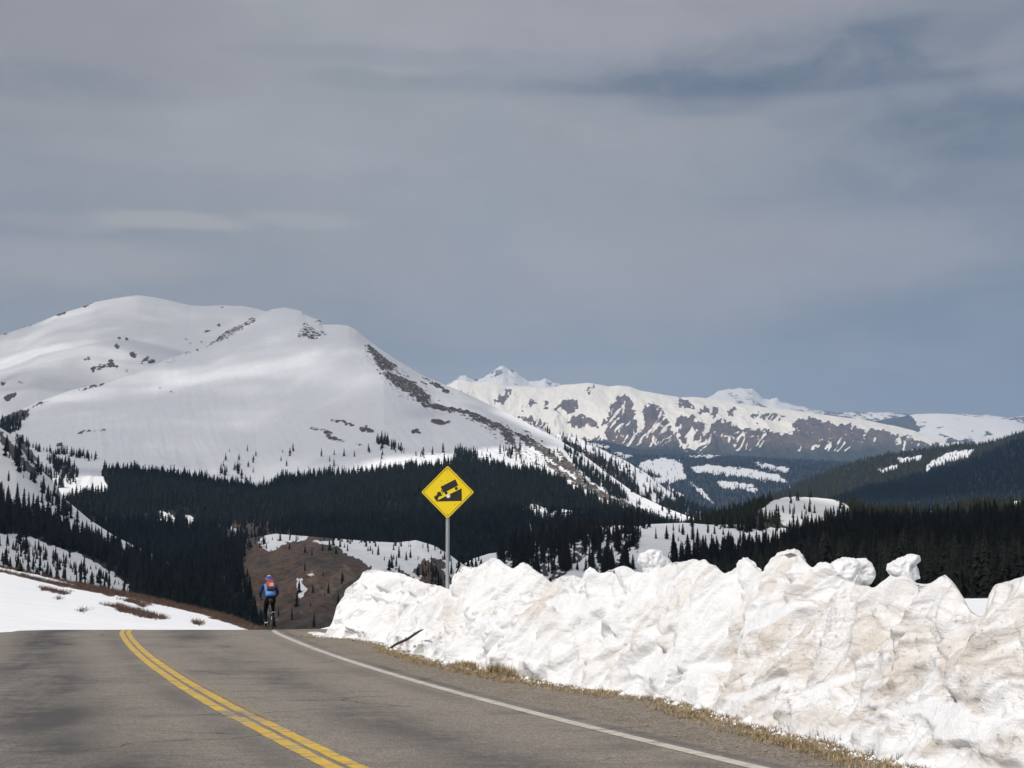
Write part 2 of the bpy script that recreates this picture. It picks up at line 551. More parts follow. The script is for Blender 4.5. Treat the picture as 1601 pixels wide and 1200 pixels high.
sn = sn + blur(mr, 2) * (0.52 * np.clip(gul - 0.30, -0.2, 1)) * np.clip((712 - s.y) / 20, 0, 1) + 0.02 * blur(mr, 2) * (s.y < 690)
sn = sn - 0.35 * np.clip(fbm(s.x / 7, s.y / 4, 15.1, 3) - 0.25, 0, 1) * (1 - mr) * 2
ground = col_field(s.y.shape, (0.140, 0.103, 0.090), (np.clip((s.y - 690 + 12 * fbm(s.x / 40, s.y / 20, 0.3, 3)) / 16, 0, 1), (0.035, 0.045, 0.042)),
                   (0.5 * np.clip(fbm(s.x / 26, s.y / 22, 9.3, 3) * 2 + 0.2, 0, 1), (0.055, 0.062, 0.060)))
o = s.build('distant_range', terrain_mat('range_snow_and_red_rock', 60.0, (0.87, 0.825, 0.745), 0.50), np.clip(sn * 1.75 - 0.22, -0.3, 1.55), ground)  # cream snow: warm sunlight and haze reddening put into the colour
tag(o, kind='structure')

# ---- far valley with haze-blue forests and snowy clearings
s = Surf([[(780, 880, 4300), (1600, 880, 4300)], [(780, 800, 5400), (1600, 800, 5400)], [(780, 740, 7200), (1100, 745, 7200), (1600, 745, 7200)],
          [(780, 705, 9500), (860, 690, 9500), (940, 688, 9500), (1000, 702, 9500), (1050, 702, 9500), (1130, 712, 9500), (1200, 716, 9500), (1320, 722, 9500), (1600, 730, 9500)]],
         780, 1600, 620, 140)
s.displace(fbm(s.P[..., 0] / 900, s.P[..., 1] / 900, 8.7, 4) * 35 * (1 - s.tt) + fbm(s.P[..., 0] / 300, s.P[..., 1] / 400, 2.7, 4, ridged=True) * 12 * (1 - s.tt))
clear = [[(1000, 722), (1040, 716), (1066, 722), (1068, 738), (1074, 748), (1040, 752), (1030, 742), (1000, 733)], [(1080, 730), (1110, 727), (1160, 732), (1215, 741), (1235, 755), (1190, 750), (1150, 744), (1110, 740), (1082, 736)],
         [(1120, 752), (1180, 756), (1176, 762), (1130, 764)], [(1010, 745), (1060, 750), (1050, 756), (1020, 752)], [(1036, 690), (1050, 699), (1100, 708), (1060, 703)],
         [(1040, 758), (1052, 764), (1070, 776), (1060, 778)], [(1078, 754), (1098, 766), (1114, 784), (1120, 790), (1100, 776)], [(1000, 690), (1030, 690), (1010, 694)],
         [(1068, 711), (1132, 712), (1110, 716)], [(880, 690), (930, 692), (960, 700), (900, 698)], [(1160, 762), (1185, 765), (1182, 772)], [(1230, 760), (1255, 762), (1240, 770)],
         [(960, 708), (990, 712), (980, 716)], [(1180, 722), (1236, 733), (1230, 738), (1186, 730)], [(1020, 775), (1060, 790), (1054, 796), (1014, 782)]]
mc = mask(s.x, s.y, clear, 3.2, 0.16, 1.0, 1.8)
sn = 0.06 + 0.9 * mc + 0.22 * fbm(s.x / 6, s.y / 3, 1.2, 3)
gr = col_field(s.y.shape, (0.015, 0.026, 0.036), (np.clip(fbm(s.x / 30, s.y / 10, 4.2, 3) * 1.5, 0, 1) * 0.5, (0.06, 0.05, 0.045)))  # bluish floor: valley haze put into the colour
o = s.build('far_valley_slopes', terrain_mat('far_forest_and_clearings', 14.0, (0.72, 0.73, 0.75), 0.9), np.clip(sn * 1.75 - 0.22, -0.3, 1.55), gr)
tag(o, kind='structure')
forest_pts.append((s.scatter((1 - mc) * (s.y > 712) * 0.0030 + 0.0001 * mc, 26000), 14, 'far', 'far valley'))
S_far = s

# ---- right hand forested ridges
s = Surf([[(1100, 870, 3000), (1900, 870, 3000)], [(1100, 820, 3800), (1300, 790, 3800), (1900, 730, 3800)],
          [(1100, 850, 5000), (1170, 800, 5000), (1210, 776, 5000), (1250, 756, 5000), (1300, 736, 5000), (1335, 724, 5000), (1370, 713, 5000), (1400, 708, 5000), (1440, 703, 5000), (1475, 699, 5000),
           (1500, 694, 5000), (1530, 695, 5000), (1560, 688, 5000), (1580, 680, 5000), (1601, 674, 5000), (1900, 600, 5000)]], 1100, 1900, 460, 110)
s.displace(fbm(s.P[..., 0] / 500, s.P[..., 1] / 500, 4.4, 4, ridged=True) * 28 * (1 - s.tt))
clr = [[(1455, 722), (1480, 708), (1524, 703), (1516, 713), (1470, 728), (1448, 735)], [(1400, 716), (1440, 712), (1438, 719), (1408, 722)], [(1370, 734), (1404, 727), (1402, 734), (1380, 738)], [(1450, 727), (1460, 724), (1452, 740), (1446, 738)]]
mc = mask(s.x, s.y, clr, 3.0, 0.2, 5.0)
sn = 0.1 + 0.85 * mc + 0.15 * fbm(s.x / 5, s.y / 4, 2.2, 3)
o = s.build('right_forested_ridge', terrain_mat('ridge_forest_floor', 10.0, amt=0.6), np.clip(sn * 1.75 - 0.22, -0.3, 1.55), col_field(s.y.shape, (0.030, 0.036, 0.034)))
tag(o, kind='structure')
forest_pts.append((s.scatter((1 - 0.93 * mc) * 0.010, 30000), 13, 'olive', 'right ridge'))

s = Surf([[(1150, 880, 2300), (1900, 880, 2300)], [(1150, 840, 2800), (1300, 810, 2800), (1900, 730, 2800)],
          [(1150, 860, 3600), (1250, 806, 3600), (1300, 782, 3600), (1350, 764, 3600), (1400, 752, 3600), (1450, 740, 3600), (1500, 727, 3600), (1540, 712, 3600), (1570, 698, 3600), (1601, 684, 3600), (1900, 570, 3600)]],
         1150, 1900, 400, 90)
s.displace(fbm(s.P[..., 0] / 400, s.P[..., 1] / 400, 7.4, 4, ridged=True) * 18 * (1 - s.tt))
sn = 0.05 + 0.2 * fbm(s.x / 6, s.y / 4, 2.9, 3)
o = s.build('cloud_shade_ridge', terrain_mat('cloud_shade_forest_floor', 8.0), np.clip(sn * 1.75 - 0.22, -0.3, 1.55), col_field(s.y.shape, (0.012, 0.020, 0.028)))  # added ridge standing in for cloud shadow; shade and haze put into its colour
tag(o, kind='structure')
forest_pts.append((s.scatter(np.ones_like(s.y) * 0.012, 30000), 13, 'far', 'right shade ridge'))

# ---- back summit of the left mountain
s = Surf([[(-350, 760, 3200), (700, 760, 3200)],
          [(-350, 690, 3500), (0, 680, 3500), (500, 660, 3500), (700, 740, 3500)],
          [(-350, 640, 3900), (0, 608, 3750), (60, 590, 3750), (150, 570, 3900), (300, 550, 4150), (420, 530, 4300), (560, 610, 4300), (700, 720, 4300)],
          [(-350, 610, 4500), (-60, 548, 4600), (0, 524, 4700), (40, 511, 4700), (70, 500, 4700), (95, 489, 4700), (125, 481, 4700), (148, 472, 4700), (180, 466, 4700), (215, 461, 4700), (240, 464, 4700), (268, 470, 4700),
           (298, 477, 4700), (320, 478, 4700), (350, 477, 4700), (380, 478, 4700), (400, 482, 4700), (430, 490, 4700), (480, 515, 4700), (560, 570, 4700), (640, 640, 4700), (700, 700, 4700)]],
         -350, 700, 620, 170)
s.displace((fbm(s.P[..., 0] / 520, s.P[..., 1] / 520, 1.9, 4) * 42) * np.sin(np.clip(s.tt, 0, 1) * math.pi) + fbm(s.P[..., 0] / 70, s.P[..., 1] / 70, 1.9, 3) * 1.3)
rk = [[(85, 492), (95, 485), (104, 484), (103, 490), (92, 494)], [(125, 481), (138, 472), (148, 469), (146, 474), (132, 481)], [(182, 526), (189, 525), (191, 530), (184, 530)], [(196, 527), (201, 529), (201, 535), (197, 534)],
      [(178, 538), (186, 537), (190, 543), (183, 547), (179, 543)], [(203, 548), (213, 550), (215, 557), (206, 560), (202, 554)], [(217, 566), (228, 557), (237, 555), (232, 561), (220, 571)],
      [(128, 561), (140, 557), (143, 561), (130, 565)], [(140, 572), (158, 569), (172, 568), (184, 571), (187, 576), (172, 574), (160, 576), (148, 578), (150, 586), (144, 585)], [(170, 561), (179, 561), (177, 568), (169, 567)],
      [(191, 576), (202, 577), (202, 582), (194, 582)], [(22, 594), (32, 595), (40, 600), (36, 601)], [(5, 622), (14, 615), (28, 612), (24, 620), (10, 629)], [(0, 596), (11, 597), (8, 601), (0, 602)], [(45, 595), (50, 598), (48, 600)],
      [(118, 541), (122, 541), (120, 544)], [(286, 530), (292, 528), (293, 534)], [(295, 534), (301, 536), (299, 539)], [(311, 532), (317, 532), (315, 537)], [(0, 522), (10, 520), (22, 517), (8, 524)], [(40, 509), (54, 506), (50, 510)],
      [(228, 565), (240, 560), (245, 564), (236, 570)], [(340, 479), (352, 479), (350, 482)], [(378, 477), (386, 477), (384, 480)], [(320, 515), (330, 514), (328, 520), (322, 520)], [(334, 510), (346, 504), (345, 510)]]
mr = mask(s.x, s.y, rk, 2.2, 0.35, 8.0)
sn = 0.97 - 0.9 * blur(mr, 3) - 0.25 * np.clip(fbm(s.x / 3, s.y / 2.2, 5.5, 3) - 0.42, 0, 1) * 3 * (s.x > 270) * (s.y > 505)
o = s.build('summit_slopes', terrain_mat('summit_snow', 8.0, (0.83, 0.84, 0.86), 0.95), np.clip(sn * 1.75 - 0.22, -0.3, 1.55), col_field(s.y.shape, (0.10, 0.095, 0.095)))
tag(o, kind='structure')

# ---- spur behind the right flank
s = Surf([[(760, 880, 1900), (1350, 880, 1900)], [(760, 800, 2200), (1350, 850, 2200)],
          [(760, 668, 3100), (830, 662, 3100), (869, 679, 3100), (877, 677, 3100), (897, 682, 3050), (914, 688, 3000), (953, 708, 2900), (975, 718, 2850), (995, 730, 2800), (1020, 745, 2750), (1037, 761, 2700), (1060, 776, 2650), (1074, 788, 2600), (1100, 797, 2550),
           (1150, 818, 2500), (1350, 870, 2400)]], 760, 1350, 420, 130)
s.displace(fbm(s.P[..., 0] / 220, s.P[..., 1] / 220, 3.9, 4, ridged=True) * 16 * (1 - s.tt))
brown = mask(s.x, s.y, [[(870, 683), (900, 694), (950, 720), (985, 745), (1000, 775), (1030, 800), (960, 790), (900, 740)]], 5, 0.1, 2.0)
sn = 0.80 - 0.55 * brown + 0.55 * fbm(s.x / 9, s.y / 6, 6.6, 4)
o = s.build('east_spur', terrain_mat('spur_snow_and_scree', 6.0, amt=0.6), np.clip(sn * 1.75 - 0.22, -0.3, 1.55), col_field(s.y.shape, (0.095, 0.075, 0.062)))
tag(o, kind='structure')
dens = 0.0035 + 0.010 * brown + 0.02 * np.clip((s.y - 765) / 30, 0, 1)
dens = dens * np.clip(fbm(s.x / 16, s.y / 12, 4.4, 3) * 2 + 0.8, 0.05, 2)
forest_pts.append((s.scatter(dens, 9000), 13, 'dark', 'east spur'))

# ---- front mountain face
top = [(-350, 780, 2600), (0, 657, 2750), (30, 641, 2800), (60, 628, 2850), (110, 610, 2950), (170, 598, 3050), (215, 582, 3100), (260, 562, 3200), (300, 549, 3300), (325, 541, 3350), (350, 521, 3400), (380, 506, 3400), (400, 495, 3400), (425, 483, 3400),
       (445, 480, 3400), (465, 484, 3380), (478, 492, 3370), (497, 500, 3350), (505, 507, 3340), (530, 507, 3300), (545, 509, 3280), (556, 515, 3260), (580, 535, 3230), (620, 562, 3150), (660, 586, 3050), (700, 603, 2950), (720, 611, 2900), (784, 641, 2750),
       (826, 662, 2650), (869, 684, 2550), (914, 712, 2400), (953, 742, 2250), (995, 772, 2100), (1037, 792, 1950), (1074, 806, 1850), (1100, 815, 1800), (1250, 860, 1600)]
up = [(-350, 800, 2400), (0, 680, 2550), (150, 650, 2650), (300, 610, 2850), (450, 560, 3000), (545, 560, 2820), (600, 590, 2640), (680, 640, 2560), (760, 660, 2520), (826, 685, 2480), (900, 725, 2250), (950, 760, 2100), (1000, 785, 1950), (1100, 822, 1750), (1250, 870, 1550)]
mid = [(-350, 840, 1900), (0, 730, 2000), (150, 728, 2050), (250, 735, 2080), (400, 750, 2150), (500, 735, 2150), (600, 722, 2150), (700, 715, 2150), (800, 728, 2050), (850, 738, 2000), (900, 758, 1900), (1000, 800, 1700), (1100, 835, 1550), (1250, 885, 1400)]
low = [(-350, 900, 1450), (0, 850, 1500), (200, 850, 1500), (400, 845, 1500), (600, 840, 1450), (800, 840, 1400), (1000, 850, 1300), (1250, 900, 1200)]
bot = [(-350, 1000, 1050), (1250, 1000, 950)]
s = Surf([bot, low, mid, up, top], -350, 1250, 1000, 330)
env = np.sin(np.clip(s.tt, 0, 1) * math.pi)
s.displace(fbm(s.P[..., 0] / 330, s.P[..., 1] / 330, 6.9, 4) * 20 * env + fbm(s.P[..., 0] / 45, s.P[..., 1] / 45, 2.9, 3) * 1.6 * env + fbm((s.P[..., 0] + 0.35 * s.P[..., 1]) / 28, s.P[..., 1] / 400, 5.9, 3, ridged=True) * 2.2 * env)
rk = [[(318, 546), (338, 524), (360, 512), (388, 499), (400, 496), (401, 502), (380, 515), (362, 528), (342, 536)],
      [(462, 526), (470, 514), (474, 505), (484, 508), (490, 516), (508, 520), (514, 524), (500, 527), (484, 533)], [(467, 486), (476, 490), (474, 494), (468, 490)], [(490, 501), (500, 499), (505, 507), (494, 508)],
      [(572, 537), (580, 541), (600, 560), (615, 568), (622, 575), (608, 582), (596, 578), (588, 570), (584, 560), (576, 546)], [(596, 582), (612, 584), (632, 592), (650, 602), (664, 612), (676, 628), (662, 632), (644, 620), (622, 606), (608, 596)],
      [(658, 588), (672, 594), (690, 604), (707, 616), (700, 616), (676, 603), (660, 593)], [(655, 632), (676, 632), (735, 643), (752, 650), (768, 658), (802, 674), (806, 702), (792, 690), (782, 676), (744, 658), (732, 649), (660, 637)],
      [(512, 660), (518, 656), (540, 659), (556, 666), (552, 669), (530, 662)], [(560, 668), (572, 666), (590, 678), (584, 680), (564, 676)], [(475, 673), (490, 669), (512, 672), (522, 678), (516, 680), (498, 675)],
      [(505, 681), (520, 682), (542, 691), (540, 694), (520, 689)], [(548, 694), (576, 697), (560, 699)], [(639, 674), (650, 671), (662, 677), (650, 680)], [(669, 657), (680, 655), (704, 661), (694, 665), (680, 663)],
      [(427, 653), (446, 653), (436, 656)], [(796, 690), (808, 700), (820, 718), (808, 712)], [(800, 676), (830, 686), (860, 706), (900, 742), (894, 742), (858, 718), (826, 698)],
      [(868, 700), (885, 716), (920, 756), (955, 778), (1010, 800), (1000, 802), (940, 782), (905, 756), (880, 724)],
      [(845, 715), (880, 738), (930, 770), (920, 770), (870, 742)], [(118, 676), (168, 671), (166, 674), (124, 679)], [(154, 695), (172, 694), (166, 697)], [(156, 702), (166, 702), (162, 704)], [(262, 716), (274, 716), (270, 718)],
      [(250, 615), (275, 612), (268, 615)], [(245, 607), (254, 606), (250, 609)], [(120, 612), (146, 603), (168, 597), (160, 602), (128, 612)], [(200, 590), (218, 583), (212, 589)], [(255, 569), (272, 562), (268, 570)],
      [(80, 627), (60, 634), (40, 642), (62, 630)], [(285, 553), (310, 545), (312, 548), (290, 556)], [(0, 655), (20, 646), (46, 640), (45, 652), (30, 662), (20, 668), (0, 680)],
      [(20, 674), (40, 690), (62, 724), (55, 724), (35, 705)], [(84, 692), (104, 696), (90, 700)]]
mr = mask(s.x, s.y, rk, 3.4, 0.30, 12.0)
rough_zone = mask(s.x, s.y, [[(568, 535), (625, 572), (676, 610), (690, 632), (640, 632), (590, 590), (566, 560)], [(655, 625), (820, 672), (1000, 800), (900, 760), (800, 712), (740, 662)]], 6, 0.1, 3)
mr = np.clip(mr + rough_zone * (fbm(s.x / 4, s.y / 3, 7.1, 3) > 0.12), 0, 1)
clearings = [[(246, 798), (258, 800), (272, 806), (274, 820), (262, 818), (250, 826), (246, 812)], [(286, 803), (298, 806), (306, 812), (300, 826), (296, 832), (288, 815)],
             [(820, 792), (842, 790), (862, 802), (880, 796), (905, 798), (902, 812), (880, 822), (850, 820), (828, 808)], [(818, 806), (828, 818), (834, 834), (826, 830)], [(360, 822), (372, 820), (396, 822), (400, 838), (384, 846), (364, 838)],
             [(350, 860), (374, 880), (392, 935), (380, 940), (366, 905)]]
timber = [[(157, 734), (200, 737), (250, 740), (330, 752), (400, 764), (425, 757), (445, 748), (500, 742), (560, 742), (620, 736), (660, 730), (690, 734), (700, 726), (712, 722), (735, 724), (770, 728), (800, 734), (850, 742), (868, 750), (890, 766), (930, 784), (1000, 810),
           (1090, 832), (1250, 880), (1250, 1010), (-350, 1010), (-350, 860), (0, 880), (60, 800), (100, 790), (108, 776), (140, 772), (170, 776), (165, 760)]]
mc = mask(s.x, s.y, clearings, 3.5, 0.2, 2.0)
mt = mask(s.x, s.y, timber, 4.0, 0.08, 9.0) * (1 - mc)
s.P[..., 2] += blur(mr, 3) * (fbm(s.P[..., 0] / 24, s.P[..., 1] / 24, s.P[..., 2] / 24, 4, ridged=True) - 0.1) * 7.0
sn = 0.97 - 0.9 * blur(mr, 3) * (1 - 0.42 * np.maximum(rough_zone, (s.y < 600) * 0.85)) - 0.93 * blur(mt, 1)
sn = sn - 0.22 * blur(rough_zone, 5)
sn = sn - 0.9 * mask(s.x, s.y, [[(355, 815), (400, 815), (470, 842), (400, 900), (370, 890), (384, 846)]], 6, 0.1, 3)
bump_brown = mask(s.x, s.y, [[(340, 810), (420, 815), (480, 850), (400, 960), (350, 900)]], 6, 0.1, 3)
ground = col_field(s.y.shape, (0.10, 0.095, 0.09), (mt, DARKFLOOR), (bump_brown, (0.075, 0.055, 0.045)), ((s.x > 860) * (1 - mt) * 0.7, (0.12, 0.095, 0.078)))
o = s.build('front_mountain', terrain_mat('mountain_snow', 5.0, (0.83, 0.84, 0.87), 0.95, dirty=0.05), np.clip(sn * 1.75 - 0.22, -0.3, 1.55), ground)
tag(o, kind='structure')
S_front = s
dens = mt * 0.040 * (s.y < 950) * (s.x > -40) * (s.x < 1230)
dens = dens * np.where(bump_brown > 0, 0.35, 1)
clumps = [[(22, 694), (30, 692), (60, 702), (75, 705), (95, 706), (115, 711), (140, 715), (152, 722), (140, 722), (100, 712), (80, 712), (50, 704)], [(70, 718), (82, 716), (110, 728), (122, 742), (118, 760), (100, 756), (85, 738)], [(62, 735), (75, 733), (90, 750), (100, 765), (85, 765), (70, 755)],
          [(0, 660), (40, 650), (30, 672), (12, 680), (0, 676)], [(582, 686), (600, 682), (610, 696), (590, 696)], [(600, 690), (632, 704), (630, 712), (612, 706)], [(648, 708), (662, 706), (664, 716), (650, 716)], [(572, 706), (578, 706), (578, 710), (572, 710)],
          [(708, 704), (745, 708), (742, 726), (715, 724)], [(365, 728), (376, 726), (376, 738), (364, 738)], [(342, 740), (350, 738), (352, 746)], [(785, 700), (800, 706), (800, 718), (788, 714)], [(590, 700), (600, 698), (598, 706)], [(880, 700), (910, 716), (960, 760), (985, 785), (950, 775), (900, 730)]]
mk = mask(s.x, s.y, clumps, 1.5, 0.3, 4.0)
dens = dens + mk * 0.016 + (1 - mt) * (1 - mc) * (s.y > 705) * 0.0006 * (s.x > 340)
dens = dens + mc * 0.004
forest_pts.append((s.scatter(dens, 46000), 12, 'dark', 'mountain foot'))

# ---- left slope with snow chute and forest
top = [(-350, 560, 1500), (0, 668, 1450), (25, 684, 1430), (62, 732, 1400), (85, 755, 1380), (100, 778, 1350), (140, 812, 1300), (180, 838, 1250), (250, 872, 1180), (300, 898, 1120), (350, 926, 1050), (400, 965, 980), (430, 990, 950), (500, 1060, 900)]
mid = [(-350, 760, 1000), (0, 800, 980), (100, 850, 960), (200, 890, 930), (300, 925, 900), (400, 975, 850), (500, 1070, 800)]
bot = [(-350, 900, 520), (0, 910, 500), (100, 935, 500), (200, 965, 480), (300, 990, 460), (500, 1100, 430)]
s = Surf([bot, mid, top], -350, 500, 560, 240)
s.displace(fbm(s.P[..., 0] / 120, s.P[..., 1] / 120, 5.9, 4) * 6 * np.sin(s.tt * math.pi))
f1 = [[(-350, 700), (0, 786), (50, 806), (105, 828), (140, 850), (190, 872), (240, 892), (300, 915), (350, 940), (440, 1000), (440, 1040), (300, 1010), (240, 960), (190, 905), (140, 872), (100, 858), (70, 848), (40, 838), (0, 834), (-350, 780)]]
clr2 = [[(108, 868), (120, 870), (150, 882), (148, 892), (120, 885)], [(112, 900), (160, 905), (168, 915), (130, 918)]]
mf = mask(s.x, s.y, f1, 5.0, 0.08, 1.0) * (1 - mask(s.x, s.y, clr2, 3, 0.2, 1))
chute = mask(s.x, s.y, [[(-350, 600), (0, 672), (60, 730), (110, 785), (180, 840), (240, 872), (240, 888), (180, 868), (110, 826), (50, 800), (0, 778), (-350, 700)]], 3, 0.1, 2)
scrub = mask(s.x, s.y, [[(0, 690), (30, 705), (60, 740), (62, 760), (30, 745), (0, 745)], [(90, 895), (260, 920), (420, 1000), (200, 960)]], 5, 0.15, 6)
rk = [[(18, 676), (30, 684), (62, 728), (58, 730), (40, 712), (24, 690)], [(0, 672), (16, 690), (32, 706), (28, 730), (14, 706), (0, 690)], [(30, 712), (55, 730), (58, 748), (36, 732)], [(200, 886), (225, 892), (300, 920), (290, 922), (220, 900)]]
mr = mask(s.x, s.y, rk, 3, 0.2, 4)
sn = 0.92 - 0.85 * blur(mf, 1) - 0.8 * mr - 0.35 * scrub * (fbm(s.x / 5, s.y / 3, 3.1, 3) > 0.05) + 0.12 * fbm(s.x / 6, s.y / 4, 2, 3)
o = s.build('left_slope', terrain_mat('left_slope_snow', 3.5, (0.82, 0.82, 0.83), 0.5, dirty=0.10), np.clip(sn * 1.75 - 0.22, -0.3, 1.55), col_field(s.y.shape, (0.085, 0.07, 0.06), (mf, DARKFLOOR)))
tag(o, kind='structure')
S_left = s
trk = mask(s.x, s.y, [[(0, 690), (28, 700), (62, 735), (60, 760), (35, 745), (8, 735)], [(62, 758), (110, 795), (130, 830), (118, 826), (70, 785)], [(160, 838), (250, 878), (260, 900), (200, 880)]], 4, 0.2, 9)
sp = mask(s.x, s.y, [[(-350, 800), (0, 845), (100, 868), (200, 905), (300, 950), (300, 1000), (-350, 960)]], 3, 0.1, 5)
dens = mf * 0.030 + trk * 0.007 + 0.00035
forest_pts.append((s.scatter(sp * (1 - mf) * 0.012 * (s.x > -60), 5000), 5.5, 'dark', 'left slope'))
dens = dens * (s.x > -60)
forest_pts.append((s.scatter(dens, 15000), 14, 'dark', 'left slope'))

# ---- brown hill below the road and snowy clearing beside it
top = [(250, 900, 1050), (330, 862, 1050), (385, 842, 1050), (430, 834, 1050), (480, 838, 1040), (530, 842, 1030), (580, 846, 1020), (620, 848, 1000), (650, 844, 980), (680, 853, 960), (705, 868, 940), (725, 884, 920), (800, 930, 900), (950, 990, 900)]
mid = [(250, 960, 800), (400, 910, 760), (500, 890, 740), (600, 890, 780), (700, 900, 800), (950, 1010, 780)]
bot = [(250, 1080, 480), (950, 1080, 480)]
s = Surf([bot, mid, top], 250, 950, 520, 230)
s.displace((fbm(s.P[..., 0] / 90, s.P[..., 1] / 90, 15.9, 4, ridged=True) * 7) * np.sin(s.tt * math.pi))
snowp = [[(404, 848), (420, 832), (440, 826), (482, 832), (478, 844), (450, 848), (420, 862)], [(488, 844), (520, 846), (528, 840), (600, 846), (650, 838), (730, 880), (740, 910), (700, 900), (690, 890), (664, 872), (640, 900), (590, 880), (575, 885), (560, 872), (545, 868), (530, 854), (500, 850)],
         [(464, 902), (472, 904), (472, 912), (480, 922), (476, 930), (468, 934), (466, 920)], [(474, 898), (490, 897), (492, 900)], [(585, 870), (660, 900), (650, 912), (580, 892)]]
ms = mask(s.x, s.y, snowp, 2.6, 0.22, 14)
browns = mask(s.x, s.y, [[(670, 872), (690, 874), (700, 886), (690, 890), (676, 880)], [(612, 884), (640, 896), (650, 904), (630, 900)]], 2, .2, 2)
sn = 0.02 + 0.95 * ms - 0.9 * browns + 0.10 * fbm(s.x / 5, s.y / 3, 7, 3)
gr = col_field(s.y.shape, (0.112, 0.070, 0.050), (np.clip(fbm(s.x / 34, s.y / 18, 2.4, 4) * 3.0 + 0.2, 0, 1) * 0.8, (0.050, 0.046, 0.040)), (np.clip(fbm(s.x / 9, s.y / 6, 8.4, 3) * 3.0, 0, 1) * 0.5, (0.045, 0.040, 0.034)), (np.clip((s.y - 935) / 40, 0, 1) * 0.6, (0.045, 0.042, 0.034)),
               (mask(s.x, s.y, [[(480, 905), (495, 900), (500, 925), (540, 880), (560, 900), (510, 935)]], 4, 0.1, 8) * 0.6, (0.17, 0.13, 0.09)))
o = s.build('brown_hill', terrain_mat('brown_turf_hill', 3.0, (0.80, 0.81, 0.83), 0.9, 0.45), np.clip(sn * 1.75 - 0.22, -0.3, 1.55), gr)
tag(o, kind='structure')
S_brown = s
forest_pts.append((s.scatter(0.045 * mask(s.x, s.y, [[(250, 860), (360, 830), (384, 850), (376, 900), (392, 950), (412, 1000), (250, 1080)]], 5, .1, 1), 5000), 10.5, 'dark', 'brown hill'))
dens = 0.0005 + 0.018 * mask(s.x, s.y, [[(250, 880), (375, 850), (390, 900), (400, 960), (420, 990), (250, 1080)], [(640, 905), (720, 890), (800, 930), (700, 960)]], 5, .1, 1) \
    + 0.004 * mask(s.x, s.y, [[(440, 930), (600, 900), (560, 960), (500, 1000), (420, 1000)]], 6, .1, 2) + 0.012 * mask(s.x, s.y, [[(580, 866), (612, 880), (640, 905), (600, 885)], [(648, 868), (690, 890), (700, 905), (650, 915)], [(400, 838), (420, 850), (400, 866), (380, 862)]], 3, .2, 3) \
    + 0.002 * ms
forest_pts.append((s.scatter(dens, 5000), 6.0, 'dark', 'brown hill'))

# ---- knolls and clearings in the middle
top = [(560, 990, 900), (690, 915, 900), (705, 898, 900), (720, 884, 900), (740, 873, 900), (765, 865, 900), (790, 862, 900), (840, 846, 950), (880, 832, 980), (940, 822, 1000), (1000, 820, 1000), (1040, 818, 1000), (1070, 817, 1000), (1110, 820, 1000), (1160, 820, 1000), (1200, 826, 980), (1260, 845, 950), (1400, 880, 900)]
mid = [(560, 1010, 650), (760, 900, 650), (900, 868, 680), (1000, 850, 720), (1100, 852, 720), (1200, 862, 700), (1400, 900, 680)]
bot = [(560, 1100, 330), (1400, 1020, 330)]
s = Surf([bot, mid, top], 560, 1400, 600, 220)
s.displace(fbm(s.P[..., 0] / 80, s.P[..., 1] / 80, 25.9, 3) * 2.6 * np.sin(s.tt * math.pi))
fp = [[(775, 872), (800, 848), (840, 836), (900, 830), (945, 832), (985, 832), (1000, 838), (960, 845), (940, 850), (950, 865), (920, 872), (900, 880), (885, 892), (870, 905), (840, 912), (800, 905), (790, 892)],
      [(955, 846), (990, 842), (1004, 850), (1000, 858), (985, 866), (962, 866)], [(920, 890), (960, 872), (985, 880), (1000, 905), (960, 910), (920, 905)], [(700, 905), (740, 885), (750, 900)],
      [(1060, 866), (1090, 858), (1130, 852), (1200, 850), (1260, 845), (1300, 900), (1260, 960), (1040, 940), (1045, 890)], [(1000, 828), (1020, 824), (1010, 830)], [(1100, 822), (1200, 822), (1210, 830)]]
mf = mask(s.x, s.y, fp, 9.0, 0.07, 16)
sn = 0.93 - 0.75 * mf * (fbm(s.x / 9, s.y / 5, 11, 3) > -0.12) + 0.1 * fbm(s.x / 10, s.y / 4, 8, 3)
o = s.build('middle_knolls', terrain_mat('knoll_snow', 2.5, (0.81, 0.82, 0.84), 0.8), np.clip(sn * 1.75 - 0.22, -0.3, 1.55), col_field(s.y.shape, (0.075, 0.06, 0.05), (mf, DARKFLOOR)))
tag(o, kind='structure')
S_knoll = s
dens = mf * 0.028 * np.clip(0.75 + 2.5 * fbm(s.x / 14, s.y / 7, 2.9, 3), 0.05, 1.6) + 0.0007
forest_pts.append((s.scatter(dens, 9000), 9.5, 'black', 'middle knolls'))

